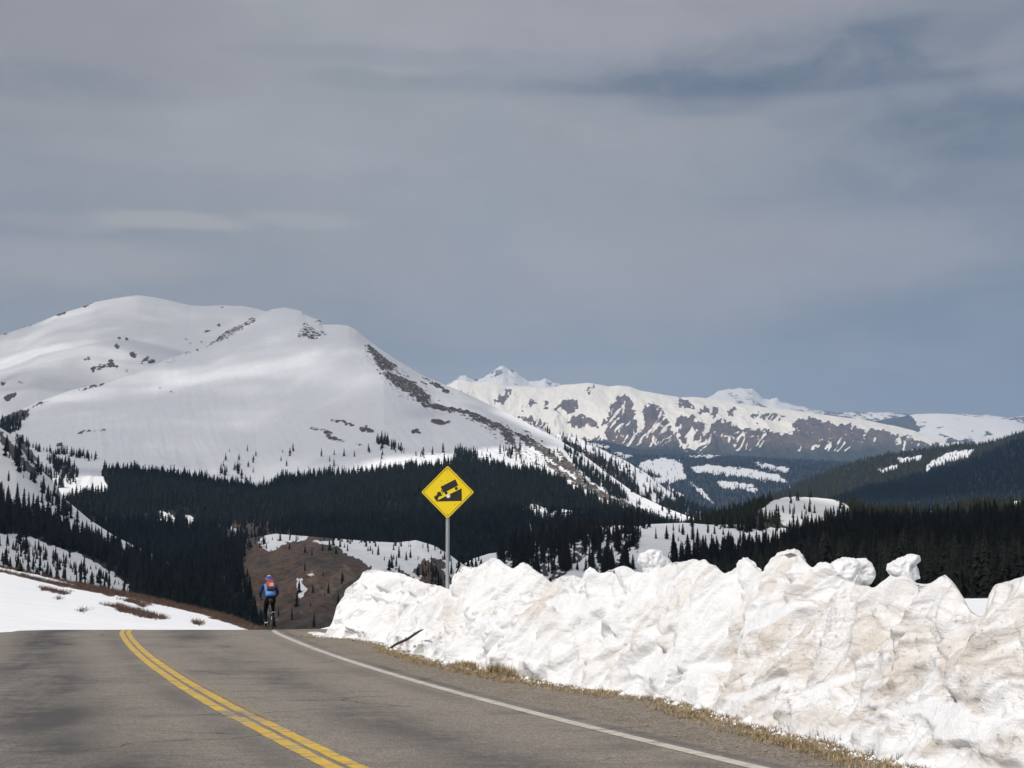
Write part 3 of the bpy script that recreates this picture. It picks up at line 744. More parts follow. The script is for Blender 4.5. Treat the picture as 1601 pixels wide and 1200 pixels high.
# ---- sunlit knoll on the right and trees on its flanks
top = [(1000, 880, 1350), (1050, 836, 1350), (1090, 815, 1350), (1130, 804, 1350), (1170, 796, 1350), (1195, 786, 1340), (1215, 778, 1330), (1240, 776, 1330), (1270, 777, 1330), (1300, 780, 1330), (1330, 788, 1330), (1355, 798, 1330), (1400, 800, 1330), (1450, 800, 1330), (1500, 794, 1330), (1550, 786, 1330), (1601, 782, 1330), (1900, 760, 1330)]
mid = [(1000, 900, 1050), (1100, 850, 1050), (1200, 818, 1050), (1300, 818, 1050), (1400, 830, 1050), (1900, 810, 1050)]
bot = [(1000, 960, 800), (1900, 940, 800)]
s = Surf([bot, mid, top], 1000, 1900, 560, 160)
s.displace(fbm(s.P[..., 0] / 110, s.P[..., 1] / 110, 35.9, 3) * 4 * np.sin(s.tt * math.pi))
snp = [[(1183, 800), (1196, 790), (1208, 782), (1230, 776), (1300, 777), (1322, 788), (1330, 798), (1356, 800), (1355, 812), (1330, 802), (1300, 806), (1282, 816), (1262, 822), (1245, 826), (1225, 822), (1214, 806), (1200, 812)],
       [(1150, 822), (1230, 826), (1260, 838), (1200, 850), (1150, 845)], [(1425, 802), (1500, 790), (1500, 800), (1440, 808)], [(1540, 780), (1700, 775), (1700, 792), (1560, 792)]]
ms = mask(s.x, s.y, snp, 2.2, 0.25, 24)
o = s.build('right_knoll', terrain_mat('right_knoll_snow', 3.0, (0.84, 0.84, 0.84), 0.8), np.clip(1.5 * blur(ms, 2) - 0.25, -0.3, 1.3), col_field(s.y.shape, (0.045, 0.042, 0.030)))
tag(o, kind='structure')
S_rk = s
sparse = mask(s.x, s.y, [[(1222, 798), (1248, 798), (1246, 806), (1222, 806)], [(1262, 800), (1275, 798), (1278, 808)], [(1250, 812), (1262, 810), (1258, 820)]], 2, .2, 2)
dens = (1 - ms) * 0.030 + ms * 0.0005 + sparse * ms * 0.010
forest_pts.append((s.scatter(dens, 20000), 9, 'olive', 'right knoll'))

# ---- dark forest slope right behind the bank
top = [(900, 1010, 620), (1000, 935, 640), (1040, 905, 650), (1090, 885, 660), (1130, 878, 660), (1190, 872, 670), (1230, 862, 680), (1270, 846, 690), (1310, 830, 700), (1340, 822, 700), (1400, 822, 700), (1460, 822, 700), (1500, 818, 700), (1601, 812, 700), (1900, 800, 700)]
mid = [(900, 1050, 430), (1050, 950, 430), (1300, 880, 430), (1600, 870, 430), (1900, 860, 430)]
bot = [(900, 1150, 150), (1100, 1080, 150), (1300, 1000, 150), (1900, 980, 150)]
s = Surf([bot, mid, top], 900, 1900, 420, 160)
s.displace(fbm(s.P[..., 0] / 60, s.P[..., 1] / 60, 45.9, 3) * 2.5 * np.sin(s.tt * math.pi))
o = s.build('right_forest_slope', terrain_mat('forest_floor', 2.0, amt=0.5), np.clip(0.12 + 0.35 * fbm(s.x / 14, s.y / 6, 8, 3), 0, 1), col_field(s.y.shape, (0.032, 0.030, 0.024)))
tag(o, kind='structure')
forest_pts.append((s.scatter(0.050 * (s.x < 1720) * (s.D > 230), 16000), 8.5, 'black', 'right forest'))

# ------------------------------------------------------------------ near ground, road
# one sheet of gravelly ground under road and snow, rolling over the crest
n_u, n_v = 160, 200
us = np.concatenate([np.linspace(-140, -20, 40), np.linspace(-19, 19, 80), np.linspace(20, 160, 40)])
vsn = np.concatenate([np.linspace(-25, 36, 90), np.linspace(36.5, 60, 70), np.linspace(62, 420, 40)])
U, V = np.meshgrid(us, vsn)
Z = ground_z(V) - 0.012 + 0.012 * fbm(U * 1.5, V * 1.5, 0.0, 3)
right_side = U - (-0.363 * (V - 10.4) + 2.5)
Z = Z + np.where(right_side > 0, 0.02 * np.minimum(right_side, 2), 0)
Z = Z - np.where((V > 45), np.clip(np.abs(U + 5) - 60, 0, 200) * 0.05, 0)
idx = np.arange(U.size).reshape(U.shape)
fq = np.stack([idx[:-1, :-1], idx[:-1, 1:], idx[1:, 1:], idx[1:, :-1]], -1).reshape(-1, 4)
m_grav, t, b, o_ = new_mat('gravel_shoulder')
g = t.n('ShaderNodeNewGeometry').outputs['Position']
na = t.noise(g, 60, 4, 0.7); nb = t.noise(g, 4.0, 5, 0.6); nc = t.noise(g, 0.8, 3, 0.5)
na = t.noise(t.vmath('MULTIPLY', g, (1.0, 0.45, 1.0)), 30, 7, 0.9)
c = t.mix(t.smooth(na, 0.38, 0.64), (0.085, 0.070, 0.056), (0.33, 0.28, 0.225))
c = t.mix(t.smooth(nb, 0.45, 0.7, 0, 0.6), c, (0.12, 0.095, 0.065))
c = t.mix(t.smooth(nc, 0.5, 0.7, 0, 0.4), c, (0.15, 0.115, 0.07))
t.set(b, 'Base Color', c); t.set(b, 'Roughness', 0.95)
t.set(b, 'Normal', t.n('ShaderNodeBump', {'Height': t.math('ADD', na, nb), 'Distance': 0.007, 'Strength': 0.7}).outputs[0])
ground_o = mesh_obj('ground', np.stack([U, V, Z], -1), fq, m_grav, smooth=True)
tag(ground_o, kind='structure')

# painted lines traced on the plane of the road
yel_px = [(600, 1228), (545, 1200), (470, 1160), (397, 1125), (345, 1100), (287, 1065), (250, 1040), (224, 1019), (207, 1003), (200, 993)]
wht_px = [(1290, 1228), (1180, 1200), (1100, 1179), (1000, 1153), (900, 1130), (800, 1105), (700, 1079), (600, 1052), (520, 1025), (470, 1004), (440, 992), (425, 987)]


def smooth_line(pts, extra_near, n=220):
    W = np.array([on_ground(x, y) for x, y in pts])
    o = np.argsort(W[:, 1])
    Y, X = W[o, 1], W[o, 0]
    c = np.polyfit(Y, X, 3)
    return c


cy_line = smooth_line(yel_px, None)
cw_line = smooth_line(wht_px, None)
Y0 = 10.0


def lx(c, Y):
    """line position, continued straight beyond the traced part"""
    Y = np.asarray(Y, float)
    lo, hi = 9.5, 36.0
    v = np.polyval(c, np.clip(Y, lo, hi))
    dlo = np.polyval(np.polyder(c), lo); dhi = np.polyval(np.polyder(c), hi)
    v = v + (Y < lo) * (Y - lo) * dlo
    e = np.maximum(Y - hi, 0)
    return v + e * dhi + 0.012 * np.minimum(e, 18) ** 2     # beyond the crest the road bends right


def strip(name, cfun, w0, w1, y0, y1, n, lift, mat, cols=2, jag=0.0):
    Ys = np.linspace(y0, y1, n)
    cx_ = cfun(Ys)
    dx = np.gradient(cx_, Ys)
    nrm = np.stack([np.ones_like(dx), -dx], 1) / np.sqrt(1 + dx ** 2)[:, None]
    rows = []
    for k in range(cols):
        off = w0 + (w1 - w0) * k / (cols - 1)
        edge = (k in (0, cols - 1))
        offn = off + (jag * fbm(Ys * 3, k * 7.0, 0.3, 3) if edge else 0)
        x = cx_ + nrm[:, 0] * offn
        y = Ys + nrm[:, 1] * offn
        rows.append(np.stack([x, y, ground_z(y) + lift], 1))
    P = np.stack(rows, 1)
    idx = np.arange(P.shape[0] * cols).reshape(P.shape[0], cols)
    f = np.stack([idx[:-1, :-1], idx[:-1, 1:], idx[1:, 1:], idx[1:, :-1]], -1).reshape(-1, 4)
    return mesh_obj(name, P, f, mat, smooth=True)


def road_nodes(t):
    """shared colour of the old asphalt: returns colour and height"""
    g = t.n('ShaderNodeNewGeometry').outputs['Position']
    ang = math.atan(0.37)
    mp = t.n('ShaderNodeMapping', {'Vector': g, 'Rotation': (0, 0, -ang)})
    q = mp.outputs[0]           # x across the road, y along it
    fine = t.noise(t.vmath('MULTIPLY', g, (1.0, 0.42, 1.0)), 42, 8, 0.92)
    grit = t.n('ShaderNodeTexVoronoi', {'Vector': g, 'Scale': 70.0}).outputs['Distance']
    med = t.noise(g, 7, 5, 0.6)
    lat = t.noise(t.vmath('MULTIPLY', g, (0.6, 1.7, 0.3)), 1.6, 6, 0.68, 0.25)      # short cross streaks
    lat2 = t.noise(t.vmath('MULTIPLY', g, (0.4, 1.0, 0.3)), 0.62, 5, 0.6, 0.3)
    big = t.noise(t.vmath('MULTIPLY', q, (1.0, 0.16, 1.0)), 0.75, 4, 0.55, 0.3)
    c = t.mix(t.smooth(fine, 0.36, 0.66), (0.105, 0.091, 0.078), (0.39, 0.34, 0.29))
    c = t.mix(t.smooth(grit, 0.0, 0.5, 0.35, 0.0), c, (0.26, 0.24, 0.215))
    c = t.mix(t.smooth(med, 0.4, 0.75, 0.0, 0.28), c, (0.10, 0.086, 0.076))
    c = t.mix(t.smooth(lat, 0.52, 0.72, 0.0, 0.38), c, (0.085, 0.078, 0.074))
    c = t.mix(t.smooth(lat2, 0.52, 0.70, 0.0, 0.30), c, (0.070, 0.066, 0.066))
    at = t.n('ShaderNodeAttribute', attribute_name='tar')
    tar = t.math('MULTIPLY', at.outputs['Fac'], t.smooth(t.math('ADD', t.math('MULTIPLY', big, 0.7), t.math('ADD', t.math('MULTIPLY', lat, 0.35), t.math('MULTIPLY', med, 0.25))), 0.44, 0.72))
    c = t.mix(t.math('MULTIPLY', tar, 0.95, clamp=True), c, (0.066, 0.063, 0.064))
    vor = t.n('ShaderNodeTexVoronoi', {'Vector': t.vmath('ADD', t.vmath('MULTIPLY', g, (0.35, 1.1, 0.3)), t.vmath('MULTIPLY', t.n('ShaderNodeTexNoise', {'Vector': g, 'Scale': 1.3, 'Detail': 5.0}).outputs[1], (0.6, 0.6, 0.0))), 'Scale': 0.55}, feature='DISTANCE_TO_EDGE').outputs[0]
    crack = t.math('MULTIPLY', t.smooth(vor, 0.0, 0.010, 1.0, 0.0), t.smooth(t.noise(g, 0.5, 3), 0.46, 0.54))
    c = t.mix(t.math('MULTIPLY', crack, 0.8), c, (0.03, 0.028, 0.027))
    h = t.math('SUBTRACT', t.math('ADD', fine, t.math('MULTIPLY', grit, 0.8)), t.math('MULTIPLY', crack, 2.0))
    return c, h, fine, med, lat, g


m_road, t, b, o_ = new_mat('asphalt')
c, h, *_r = road_nodes(t)
t.set(b, 'Base Color', c); t.set(b, 'Roughness', 0.88)
b.inputs['Specular IOR Level'].default_value = 0.3
t.set(b, 'Normal', t.n('ShaderNodeBump', {'Height': h, 'Distance': 0.006, 'Strength': 0.7}).outputs[0])
road = strip('road', lambda Y: lx(cw_line, Y), -7.9, 0.42, -6, 75, 700, 0.0, m_road, 90, 0.05)
rv = np.empty(len(road.data.vertices) * 3, np.float32); road.data.vertices.foreach_get('co', rv); rv = rv.reshape(-1, 3)
rx, ry = proj(rv + np.array([0, 0, 0])); ok_ = rv[:, 1] > 6
yl = lx(cy_line, rv[:, 1]); wl = lx(cw_line, rv[:, 1])
lane = (rv[:, 0] - yl) / np.maximum(wl - yl, 1)          # 0 yellow, 1 white
ll = (yl - rv[:, 0]) / 3.7
tar = np.exp(-((lane - 0.42) / 0.17) ** 2) * 0.9 + np.exp(-((ll - 0.62) / 0.24) ** 2) * 1.3 + 0.5 * np.exp(-((ll - 0.12) / 0.08) ** 2) + 0.35 * np.exp(-((lane - 0.9) / 0.05) ** 2) + 0.9 * np.exp(-((lane - 1.07) / 0.03) ** 2)
tar *= np.clip(0.75 + 0.9 * fbm(rv[:, 0] * 0.7, rv[:, 1] * 0.35, 0.4, 3), 0, 1.4)
fattr(road, 'tar', np.clip(tar, 0, 1))
tag(road, kind='structure')


def paint_mat(name, col, wear_lo, wear_hi, worn_patch=0.0):
    m, t, b, o = new_mat(name)
    c, h, fine, med, lat, g = road_nodes(t)
    wn = t.noise(t.vmath('MULTIPLY', g, (0.5, 2.6, 1.0)), 5.0, 6, 0.7)
    gy_s = t.n('ShaderNodeSeparateXYZ', {0: g}).outputs[1]
    patch = t.smooth(t.math('ABSOLUTE', t.math('SUBTRACT', gy_s, 14.7)), 0.15, 0.9, worn_patch, 0.0)
    wn = t.math('ADD', wn, patch)
    wf = t.smooth(t.math('ADD', wn, t.math('MULTIPLY', t.math('SUBTRACT', fine, 0.5), 0.35)), wear_lo, wear_hi)
    pc = t.mix(t.smooth(med, 0.3, 0.7), tuple(x * 0.82 for x in col), col)
    t.set(b, 'Base Color', t.mix(wf, pc, c)); t.set(b, 'Roughness', 0.7)
    t.set(b, 'Normal', t.n('ShaderNodeBump', {'Height': h, 'Distance': 0.005, 'Strength': 0.5}).outputs[0])
    return m


m_yel = paint_mat('yellow_road_paint', (0.64, 0.41, 0.040), 0.49, 0.60, 0.10)
m_wht = paint_mat('white_road_paint', (0.54, 0.50, 0.44), 0.50, 0.64)
m_yel_old = paint_mat('faded_yellow_paint', (0.26, 0.19, 0.09), 0.44, 0.58)
fy = lambda Y: lx(cy_line, Y)
o = strip('yellow_line', fy, -0.195, -0.050, -6, 14.45, 260, 0.004, m_yel, 3, 0.018); tag(o, kind='structure')
o = strip('yellow_line', fy, 0.010, 0.150, -6, 14.9, 260, 0.004, m_yel, 3, 0.018); tag(o, kind='structure')
o = strip('yellow_line', lambda Y: fy(Y) - 0.03, -0.20, -0.055, 14.45, 19.5, 120, 0.004, m_yel, 3, 0.018); tag(o, kind='structure')
o = strip('yellow_line', lambda Y: fy(Y) - 0.03, 0.005, 0.140, 14.9, 60, 400, 0.004, m_yel, 3, 0.018); tag(o, kind='structure')
o = strip('yellow_line', fy, -0.215, -0.075, 19.6, 60, 400, 0.004, m_yel, 3, 0.018); tag(o, kind='structure')
o = strip('faded_yellow_line', fy, 0.135, 0.24, 14.0, 26.0, 200, 0.004, m_yel_old, 3, 0.03); tag(o, kind='structure')
o = strip('white_line', lambda Y: lx(cw_line, Y), -0.08, 0.08, -6, 60, 500, 0.004, m_wht, 3, 0.01); tag(o, kind='structure')

# ------------------------------------------------------------------ left snow field beside the crest
bot = [(-500, 1030, 33), (-200, 1003, 35), (-40, 993, 36), (0, 991, 37), (50, 988, 38.5), (120, 987, 40), (250, 986, 42), (330, 986, 44), (400, 986, 46), (470, 990, 48)]
m1 = [(-500, 950, 50), (0, 940, 52), (120, 952, 52), (250, 965, 53), (330, 975, 53), (400, 985, 54), (470, 992, 55)]
top = [(-500, 800, 120), (-200, 850, 110), (0, 884, 100), (30, 890, 98), (60, 898, 95), (100, 907, 92), (150, 916, 88), (200, 926, 84), (250, 937, 78), (300, 949, 72), (350, 961, 66), (385, 973, 62), (415, 984, 60), (470, 994, 58)]
s = Surf([bot, m1, top], -500, 470, 620, 200, back=1.5, back_drop=0.25)
s.displace(fbm(s.P[..., 0] / 7, s.P[..., 1] / 7, 3.3, 4) * 0.13 * np.sin(np.clip(s.tt, 0, 1) * math.pi) + 0.012 * fbm(s.P[..., 0] / 3.0, s.P[..., 1] / 0.35, 3.3, 3))
dist_top = s.y - pl(top, s.x, 1)
tb = np.clip((12 + 2.5 * fbm(s.x / 20, 0, 3, 2) - dist_top) / 3, 0, 1)
lane2 = mask(s.x, s.y, [[(-500, 812), (0, 887), (60, 899), (110, 912), (125, 917), (60, 904), (0, 891), (-500, 820)], [(180, 930), (280, 952), (330, 964), (320, 966), (240, 948), (180, 934)]], 1.0, 0.2, 3)
tb = tb * (1 - lane2)
pt = mask(s.x, s.y, [[(155, 944), (180, 946), (215, 953), (255, 963), (258, 968), (230, 966), (190, 955)], [(120, 952), (138, 955), (125, 957)], [(88, 934), (96, 936), (90, 938)], [(300, 972), (318, 973), (312, 980)], [(60, 918), (110, 926), (100, 930), (66, 924)], [(180, 934), (240, 945), (220, 948)]], 3.0, 0.2, 5)
m_field, t, b, o_ = new_mat('sunlit_field_snow')
g = t.n('ShaderNodeNewGeometry').outputs['Position']
at = t.n('ShaderNodeAttribute', attribute_name='snow'); gc = t.n('ShaderNodeAttribute', attribute_name='ground')
na = t.noise(g, 2.2, 6, 0.7); nb = t.noise(t.vmath('MULTIPLY', g, (0.35, 1.6, 1.0)), 1.0, 5, 0.6)
s_ = t.smooth(t.math('ADD', at.outputs['Fac'], t.math('MULTIPLY', t.math('SUBTRACT', na, 0.5), 0.7)), 0.42, 0.58)
sc_ = t.mix(t.smooth(nb, 0.35, 0.75), (0.86, 0.87, 0.90), (0.80, 0.79, 0.79))
t.set(b, 'Base Color', t.mix(s_, gc.outputs['Color'], sc_)); t.set(b, 'Roughness', 0.7)
t.set(b, 'Normal', t.n('ShaderNodeBump', {'Height': t.math('ADD', nb, t.math('MULTIPLY', na, 0.3)), 'Distance': 0.12, 'Strength': 0.5}).outputs[0])
o = s.build('left_snow_field', m_field, np.clip(0.95 - 0.85 * tb - 0.55 * pt, 0, 1), col_field(s.y.shape, (0.10, 0.065, 0.050)))
tag(o, kind='structure')
S_field = s
shrub_base = s.scatter(np.clip(tb * 12 + pt * 16, 0, 20) * (s.x > -60), 9000)

# ------------------------------------------------------------------ plateau snow behind the ploughed bank
bot = [(480, 1004, 36), (560, 1000, 36), (700, 1000, 25), (1000, 1020, 20), (1400, 1060, 14), (1700, 1100, 12), (2400, 1150, 10)]
top = [(480, 1010, 42), (560, 985, 42), (700, 950, 42), (1000, 940, 44), (1400, 945, 50), (1540, 943, 55), (1700, 940, 60), (2400, 930, 60)]
s = Surf([bot, top], 480, 2400, 300, 60, back=2.6, back_drop=0.30)
s.displace(fbm(s.P[..., 0] / 4, s.P[..., 1] / 4, 13.3, 3) * 0.05 * (1 - s.tt))
o = s.build('plateau_snow', m_field, np.ones(s.y.shape), col_field(s.y.shape, (0.1, 0.07, 0.05)))
tag(o, kind='structure')

# ------------------------------------------------------------------ the ploughed snow bank
base_px = [(505, 996), (560, 1000), (600, 1006), (630, 1019), (690, 1036), (760, 1050), (850, 1068), (950, 1083), (1050, 1097), (1100, 1112), (1150, 1128), (1200, 1142), (1300, 1165), (1350, 1180), (1420, 1200)]
Bw = np.array([on_ground(x, y) for x, y in base_px])
Bw = np.concatenate([np.array([[Bw[0, 0] - 0.9, Bw[0, 1] + 2.6, 0]]), Bw, np.array([[5.0, 6.0, 0], [6.6, 1.0, 0], [8.0, -6.0, 0]])])
seg = np.concatenate([[0], np.cumsum(np.hypot(np.diff(Bw[:, 0]), np.diff(Bw[:, 1])))])
NS = 1700
# finer columns where the bank is close to the picture
sv = np.interp(np.linspace(0, 1, NS), [0, 0.90, 1.0], [0, np.interp(-8.0, -Bw[:, 1], seg), seg[-1]])
bx, by = np.interp(sv, seg, Bw[:, 0]), np.interp(sv, seg, Bw[:, 1])
k = 41
ker = np.hanning(k); ker /= ker.sum()
sm = lambda a: np.convolve(np.pad(a, k // 2, mode='edge'), ker, 'valid')
bxs, bys = sm(bx), sm(by)
nx_, ny_ = 0.935, 0.355
sil = [(505, 995), (520, 970), (528, 940), (535, 925), (548, 914), (560, 905), (568, 893), (575, 889), (590, 890), (604, 892), (625, 894), (640, 900), (655, 905), (664, 910), (690, 915), (700, 919), (706, 917), (711, 900), (718, 887), (722, 881), (732, 885), (745, 885), (758, 878), (767, 872), (772, 869), (780, 873),
       (791, 881), (803, 888), (810, 882), (818, 877), (826, 880), (834, 888), (848, 897), (855, 902), (863, 910), (868, 905), (876, 900), (895, 897), (905, 901), (912, 903), (915, 890), (922, 885), (929, 887), (937, 895), (946, 893), (958, 888), (975, 882), (984, 886), (992, 890), (1000, 893), (1020, 892), (1040, 882),
       (1050, 878), (1066, 877), (1080, 873), (1088, 872), (1096, 877), (1098, 871), (1104, 874), (1108, 879), (1120, 883), (1133, 896), (1140, 892), (1150, 886), (1158, 878), (1161, 870), (1168, 871), (1176, 880), (1190, 893), (1198, 888), (1204, 872), (1214, 866), (1226, 864), (1238, 861), (1250, 866),
       (1258, 874), (1261, 878), (1266, 884), (1274, 885), (1278, 878), (1290, 876), (1300, 880), (1310, 895), (1340, 912), (1357, 914), (1366, 917), (1376, 909), (1385, 902), (1392, 897), (1402, 900), (1412, 896), (1424, 900), (1430, 909), (1448, 911), (1458, 908), (1468, 900), (1477, 896), (1486, 903), (1496, 915), (1506, 931), (1510, 941), (1520, 955),
       (1532, 962), (1540, 960), (1544, 945), (1546, 925), (1550, 921), (1555, 911), (1580, 905), (1601, 898), (1640, 890), (1700, 905), (1760, 880), (1850, 900), (2000, 880), (2600, 880)]
sil = np.array(sil, float)
NV = 190
W_FACE = 2.15
cxw, cyw = bxs + nx_ * W_FACE, bys + ny_ * W_FACE
# crest height from the traced skyline, at its own distance
px_c = 800.5 + F * cxw / (np.maximum(cyw, 2.0) * 1.01)
crest_z = np.zeros(NS)
for it in range(3):
    ysil = np.interp(px_c, sil[:, 0], sil[:, 1])
    cz = unproj(px_c, ysil, np.maximum(cyw, 2.0))[:, 2]
    P = np.stack([cxw, np.maximum(cyw, 2.0), cz], 1)
    px_c = proj(P)[0]
crest_h = cz - ground_z(cyw)
far_ok = cyw > 9.5
h_fb = 2.0 + 0.25 * fbm(sv * 0.6, 0, 0, 3)
bl = np.clip((cyw - 8.0) / 2.0, 0, 1)
crest_h = (crest_h + 0.28) * bl + h_fb * (1 - bl)
end = np.clip((sv - 0.0) / 2.4, 0, 1)
crest_h = np.minimum(crest_h, 3.2)
crest_h = crest_h * np.clip(end * 1.4, 0, 1) ** 0.5
v = np.linspace(0, 1, NV)
VF = 0.80                       # share of rows on the visible face, the rest fall behind
SV, VV = np.meshgrid(sv, v, indexing='ij')
face = np.clip(VV / VF, 0, 1)
bk = np.clip((VV - VF) / (1 - VF), 0, 1)
hor = W_FACE * face ** 1.05 + bk * 1.8
lowf = 0.08 + 0.5 * (fbm(SV * 0.45, 0.0, 4.4, 2) + 0.5)
ver = (0.55 * (1 - (1 - face) ** 1.6) + 0.45 * face * face * (3 - 2 * face)) * (1 - 0.75 * bk ** 1.3)
ver = ver - 0.05 * np.sin(face * math.pi * 2) * lowf
Xb = bxs[:, None] + nx_ * hor
Yb = bys[:, None] + ny_ * hor
Zb = ground_z(Yb) + crest_h[:, None] * ver - 0.04 * (face < 0.01)
# chunky relief: broad lumps, sheared creases running up to the right, small crust
wx = fbm(SV * 0.9, VV * 2.0, 1.0, 3) * 0.7
wy = fbm(SV * 0.9, VV * 2.0, 9.0, 3) * 0.7
Hm = face * 2.0
A = SV + wx
B_ = Hm + wy
lump = fbm(A * 0.85, B_ * 0.95, 2.0, 3)
a2 = (A * 0.75 + B_ * 0.66); b2 = (-A * 0.66 + B_ * 0.75)
crease = fbm(a2 * 0.55, b2 * 2.1, 5.0, 4, ridged=True)
chunk = fbm(A * 1.9, B_ * 1.7, 7.0, 4, ridged=True)
small = fbm(A * 6.5, B_ * 6.5, 3.0, 4)
# cellular facets
def cells(x, y, seed):
    r = np.random.default_rng(seed)
    jx = r.random((128, 64)); jy = r.random((128, 64)); hh = r.random((128, 64)); tx = r.normal(size=(128, 64)); ty = r.normal(size=(128, 64))
    xi, yi = np.floor(x).astype(int), np.floor(y).astype(int)
    best = np.full(x.shape, 9.0); val = np.zeros(x.shape); sec = np.full(x.shape, 9.0)
    for dx in (-1, 0, 1):
        for dy in (-1, 0, 1):
            ii, jj = (xi + dx) % 128, (yi + dy) % 64
            ex = x - (xi + dx + jx[ii, jj]); ey = y - (yi + dy + jy[ii, jj])
            d = ex * ex + ey * ey
            m = d < best
            sec = np.where(m, best, np.minimum(sec, d))
            val = np.where(m, hh[ii, jj] + 0.5 * (ex * tx[ii, jj] + ey * ty[ii, jj]), val)
            best = np.where(m, d, best)
    return val, np.sqrt(sec) - np.sqrt(best)
cval, cedge = cells(A * 1.15 + 0.35 * B_, B_ * 1.35, 3)
cval2, cedge2 = cells(A * 2.9, B_ * 2.7 + 0.5 * A, 4)
_sm = lambda q: q * q * (3 - 2 * q)
cval = 0.35 + (cval - 0.35) * _sm(np.clip(cedge / 0.32, 0, 1))
cval2 = 0.35 + (cval2 - 0.35) * _sm(np.clip(cedge2 / 0.35, 0, 1))
env = np.clip(face / 0.12, 0, 1) * np.clip((1 - face) / 0.10, 0, 1)
env_c = np.clip(face / 0.12, 0, 1) * (0.25 + 0.75 * np.clip((1 - face) / 0.15, 0, 1))
# smooth wind-drifted patches
XYp = np.stack([Xb, np.maximum(Yb, 1.0), Zb], -1)
PXb, PYb = proj(XYp)
drift_polys = [[(988, 1042), (1010, 1038), (1030, 1022), (1050, 1006), (1056, 1022), (1064, 1024), (1045, 1048), (1020, 1062), (996, 1056)], [(1070, 1098), (1078, 1060), (1090, 1040), (1104, 1042), (1106, 1070), (1098, 1090), (1080, 1104)],
               [(938, 1020), (960, 1000), (975, 990), (985, 1008), (965, 1018), (940, 1034)], [(1130, 1110), (1180, 1080), (1230, 1062), (1240, 1072), (1200, 1092), (1150, 1116)], [(1262, 1092), (1310, 1066), (1356, 1052), (1352, 1068), (1300, 1086), (1262, 1096)],
               [(1340, 1082), (1380, 1068), (1414, 1060), (1408, 1070), (1376, 1080)], [(1402, 1118), (1440, 1104), (1470, 1096), (1500, 1104), (1528, 1098), (1530, 1112), (1556, 1130), (1548, 1148), (1590, 1146), (1560, 1162), (1500, 1162), (1466, 1156), (1474, 1142), (1452, 1122), (1420, 1124)],
               [(1366, 1100), (1400, 1094), (1396, 1104), (1370, 1108)], [(1180, 960), (1220, 948), (1270, 946), (1240, 968), (1200, 990), (1160, 1000)], [(590, 925), (620, 928), (655, 930), (664, 940), (640, 946), (606, 938)], [(570, 944), (596, 940), (600, 952), (576, 956)],
               [(750, 950), (790, 938), (804, 935), (790, 946), (745, 962)], [(745, 962), (800, 966), (820, 970), (790, 974), (752, 972)], [(796, 985), (830, 976), (820, 990), (790, 1000)], [(1412, 1010), (1424, 1000), (1440, 1004), (1430, 1020), (1414, 1026)], [(560, 905), (600, 895), (640, 903), (620, 912), (580, 925)],
               [(860, 945), (900, 930), (950, 940), (940, 960), (880, 965)]]
drift = mask(PXb, PYb, drift_polys, 4, 0.05, 2)
drift = np.clip(blur(drift, 8) * 1.2, 0, 1)
R = 0.36 * lump + 0.15 * (crease - 0.2) + 0.05 * (chunk - 0.2) + 0.17 * (cval - 0.4) + 0.05 * (cval2 - 0.4)
R = blur(R, 2) * 1.15
fin = fbm(a2 * 2.2, b2 * 7.0, 6.0, 4, ridged=True)
R = R * (1 - 0.85 * drift) + (0.026 * small + 0.022 * fin + 0.020 * (fbm(A * 4.2, B_ * 4.2, 1.5, 3, ridged=True))) * (1 - drift) + drift * 0.10
R -= 0.05 * np.clip(0.06 - cedge, 0, 1) / 0.06 * (1 - drift)
R2 = R * env_c
# push outward from the face: towards the road, and a bit up
out_x, out_y = -nx_, -ny_
slope_up = 0.25 + 0.6 * face
Xb2 = Xb + out_x * R2 * 1.0
Yb2 = Yb + out_y * R2 * 1.0
Zb2 = Zb + R2 * slope_up * 0.7 * env + 0.03 * small * (1 - env) * (face > 0.1)
# ragged foot
foot = np.clip(1 - face / 0.12, 0, 1)
Xb2 += out_x * foot * 0.25 * fbm(SV * 2.2, 0.3, 1.7, 4)
Yb2 += out_y * foot * 0.25 * fbm(SV * 2.2, 0.3, 1.7, 4)
Zb2 = np.maximum(Zb2, ground_z(Yb2) - 0.05 - 0.0 * foot)
# carve the skyline of the crest
for it in range(2):
    Q = np.stack([Xb2, np.maximum(Yb2, 1.0), Zb2], -1)
    qx, qy = proj(Q)
    lim = np.interp(qx, sil[:, 0], sil[:, 1]) + 3.4 * fbm(qx / 5.0, 0.0, 3.0, 4) + 2.0 * np.clip(fbm(qx / 9.0, 5.0, 3.0, 3, ridged=True), -1, 0.4)
    zl = unproj(qx, lim, np.maximum(Yb2, 1.0))[..., 2]
    act = (Yb2 > 8.5) & (VV > 0.05)
    slack = 0.02 + 0.05 * np.clip(fbm(SV * 3, VV * 9, 2.2, 3) + 0.2, 0, 1) * (np.abs(VV - VF) > 0.02)
    Zb2 = np.where(act, np.minimum(Zb2, zl - slack * 0.6), Zb2)
Zb2 = np.maximum(Zb2, ground_z(Yb2) - 0.06)
idx = np.arange(NS * NV).reshape(NS, NV)
fq = np.stack([idx[:-1, :-1], idx[1:, :-1], idx[1:, 1:], idx[:-1, 1:]], -1).reshape(-1, 4)

